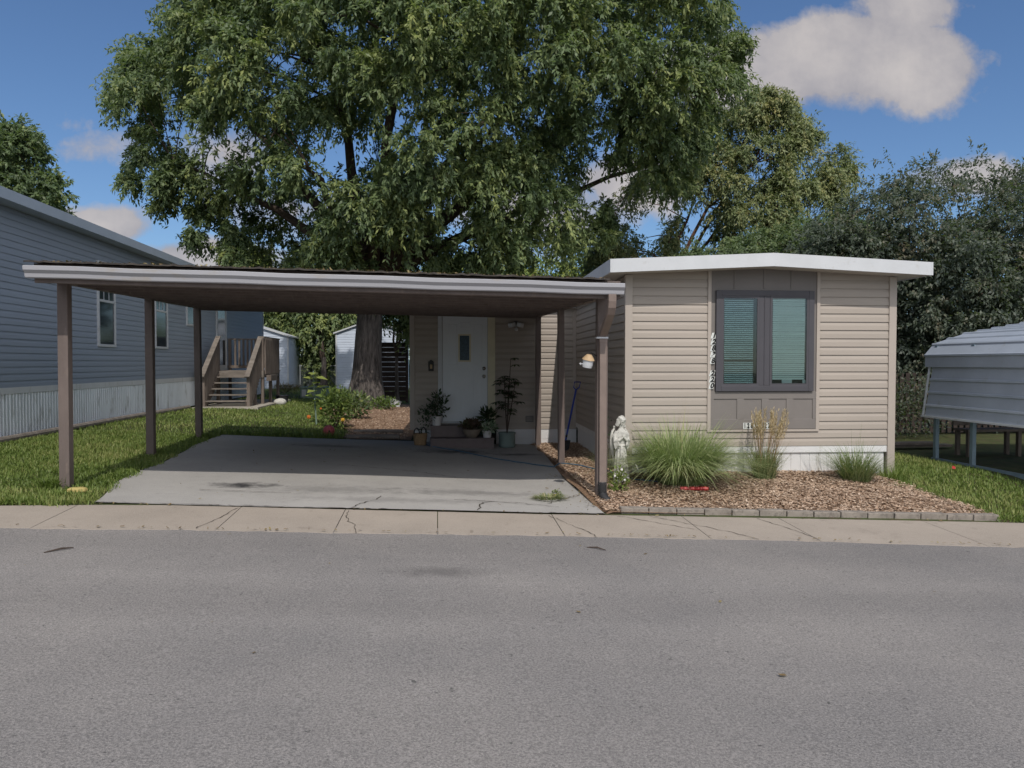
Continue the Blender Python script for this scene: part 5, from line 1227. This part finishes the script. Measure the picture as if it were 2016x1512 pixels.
for (px, py, rx_, ry_, s_) in ((1640, 135, 330, 90, 1.1), (1800, 125, 180, 105, 1.1), (1450, 150, 200, 95, 1.15), (1790, 5, 150, 80, .9), (1700, 70, 140, 60, .9), (200, 445, 100, 36, 1.0), (400, 510, 150, 42, 1.1), (175, 290, 70, 30, .32), (130, 245, 40, 20, .2), (460, 300, 80, 80, .5), (1250, 360, 130, 60, .9), (1930, 350, 160, 40, .75), (640, 420, 200, 60, .6), (1080, 420, 180, 90, .7)):
    u0, v0 = sky_uv(px, py); ru, rv = rx_ / F, ry_ / F
    du = math_node(nt, 'DIVIDE', math_node(nt, 'SUBTRACT', u, u0), ru); dv = math_node(nt, 'DIVIDE', math_node(nt, 'SUBTRACT', v, v0), rv)
    rr = math_node(nt, 'SQRT', math_node(nt, 'ADD', math_node(nt, 'MULTIPLY', du, du), math_node(nt, 'MULTIPLY', dv, dv)))
    dd = math_node(nt, 'MULTIPLY', math_node(nt, 'SUBTRACT', 1.15, rr), s_)
    dens = dd if dens is None else math_node(nt, 'MAXIMUM', dens, dd)
dens = math_node(nt, 'MAXIMUM', dens, -.6)
dn = math_node(nt, 'ADD', dens, math_node(nt, 'MULTIPLY', pert, .75))
mask = ramp(nt, dn, .04, .44); msk = math_node(nt, 'MULTIPLY', math_node(nt, 'MULTIPLY', mask, ramp(nt, sep.outputs[1], .05, .3)), .93, clamp=True)
shade = ramp(nt, math_node(nt, 'ADD', nz, math_node(nt, 'MULTIPLY', dn, .25)), .35, .95)
ccol = mixc(nt, shade, (3.1, 3.0, 3.3), (5.5, 5.1, 4.9))
back = ramp(nt, sep.outputs[1], -.02, -.25); bn = noise(nt, tc.outputs['Generated'], 2.2, 8, .6)  # bright clouds added out of view behind the camera to lift the shaded fronts
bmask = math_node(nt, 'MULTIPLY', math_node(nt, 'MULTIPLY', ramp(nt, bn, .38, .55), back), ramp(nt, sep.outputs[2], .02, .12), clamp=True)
skyc = mixc(nt, 1.0, sky.outputs[0], (.68, .82, .98), 'MULTIPLY')
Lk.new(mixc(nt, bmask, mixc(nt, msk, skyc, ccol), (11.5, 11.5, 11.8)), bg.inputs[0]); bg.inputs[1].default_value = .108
sd = bpy.data.lights.new('sun', 'SUN'); sd.energy = 2.8; sd.angle = R(.53); sd.color = (1, .94, .86)
so = bpy.data.objects.new('sun', sd); COL.objects.link(so)
dirv = Vector((-math.sin(R(SR)) * math.cos(R(SE)), math.cos(R(SR)) * math.cos(R(SE)), -math.sin(R(SE))))
so.rotation_euler = dirv.to_track_quat('-Z', 'Y').to_euler(); so.location = (0, -10, 20)
cd = bpy.data.cameras.new('camera'); cd.sensor_width = 36; cd.lens = 36 * F / 2016; cd.clip_end = 1500
co = bpy.data.objects.new('camera', cd); COL.objects.link(co); co.location = (0, 0, CZ); co.rotation_euler = (R(90) - PIT, 0, -YAW); SC.camera = co
SC.view_settings.view_transform = 'Standard'; SC.view_settings.look = 'None'; SC.view_settings.exposure = 0; SC.view_settings.gamma = 1
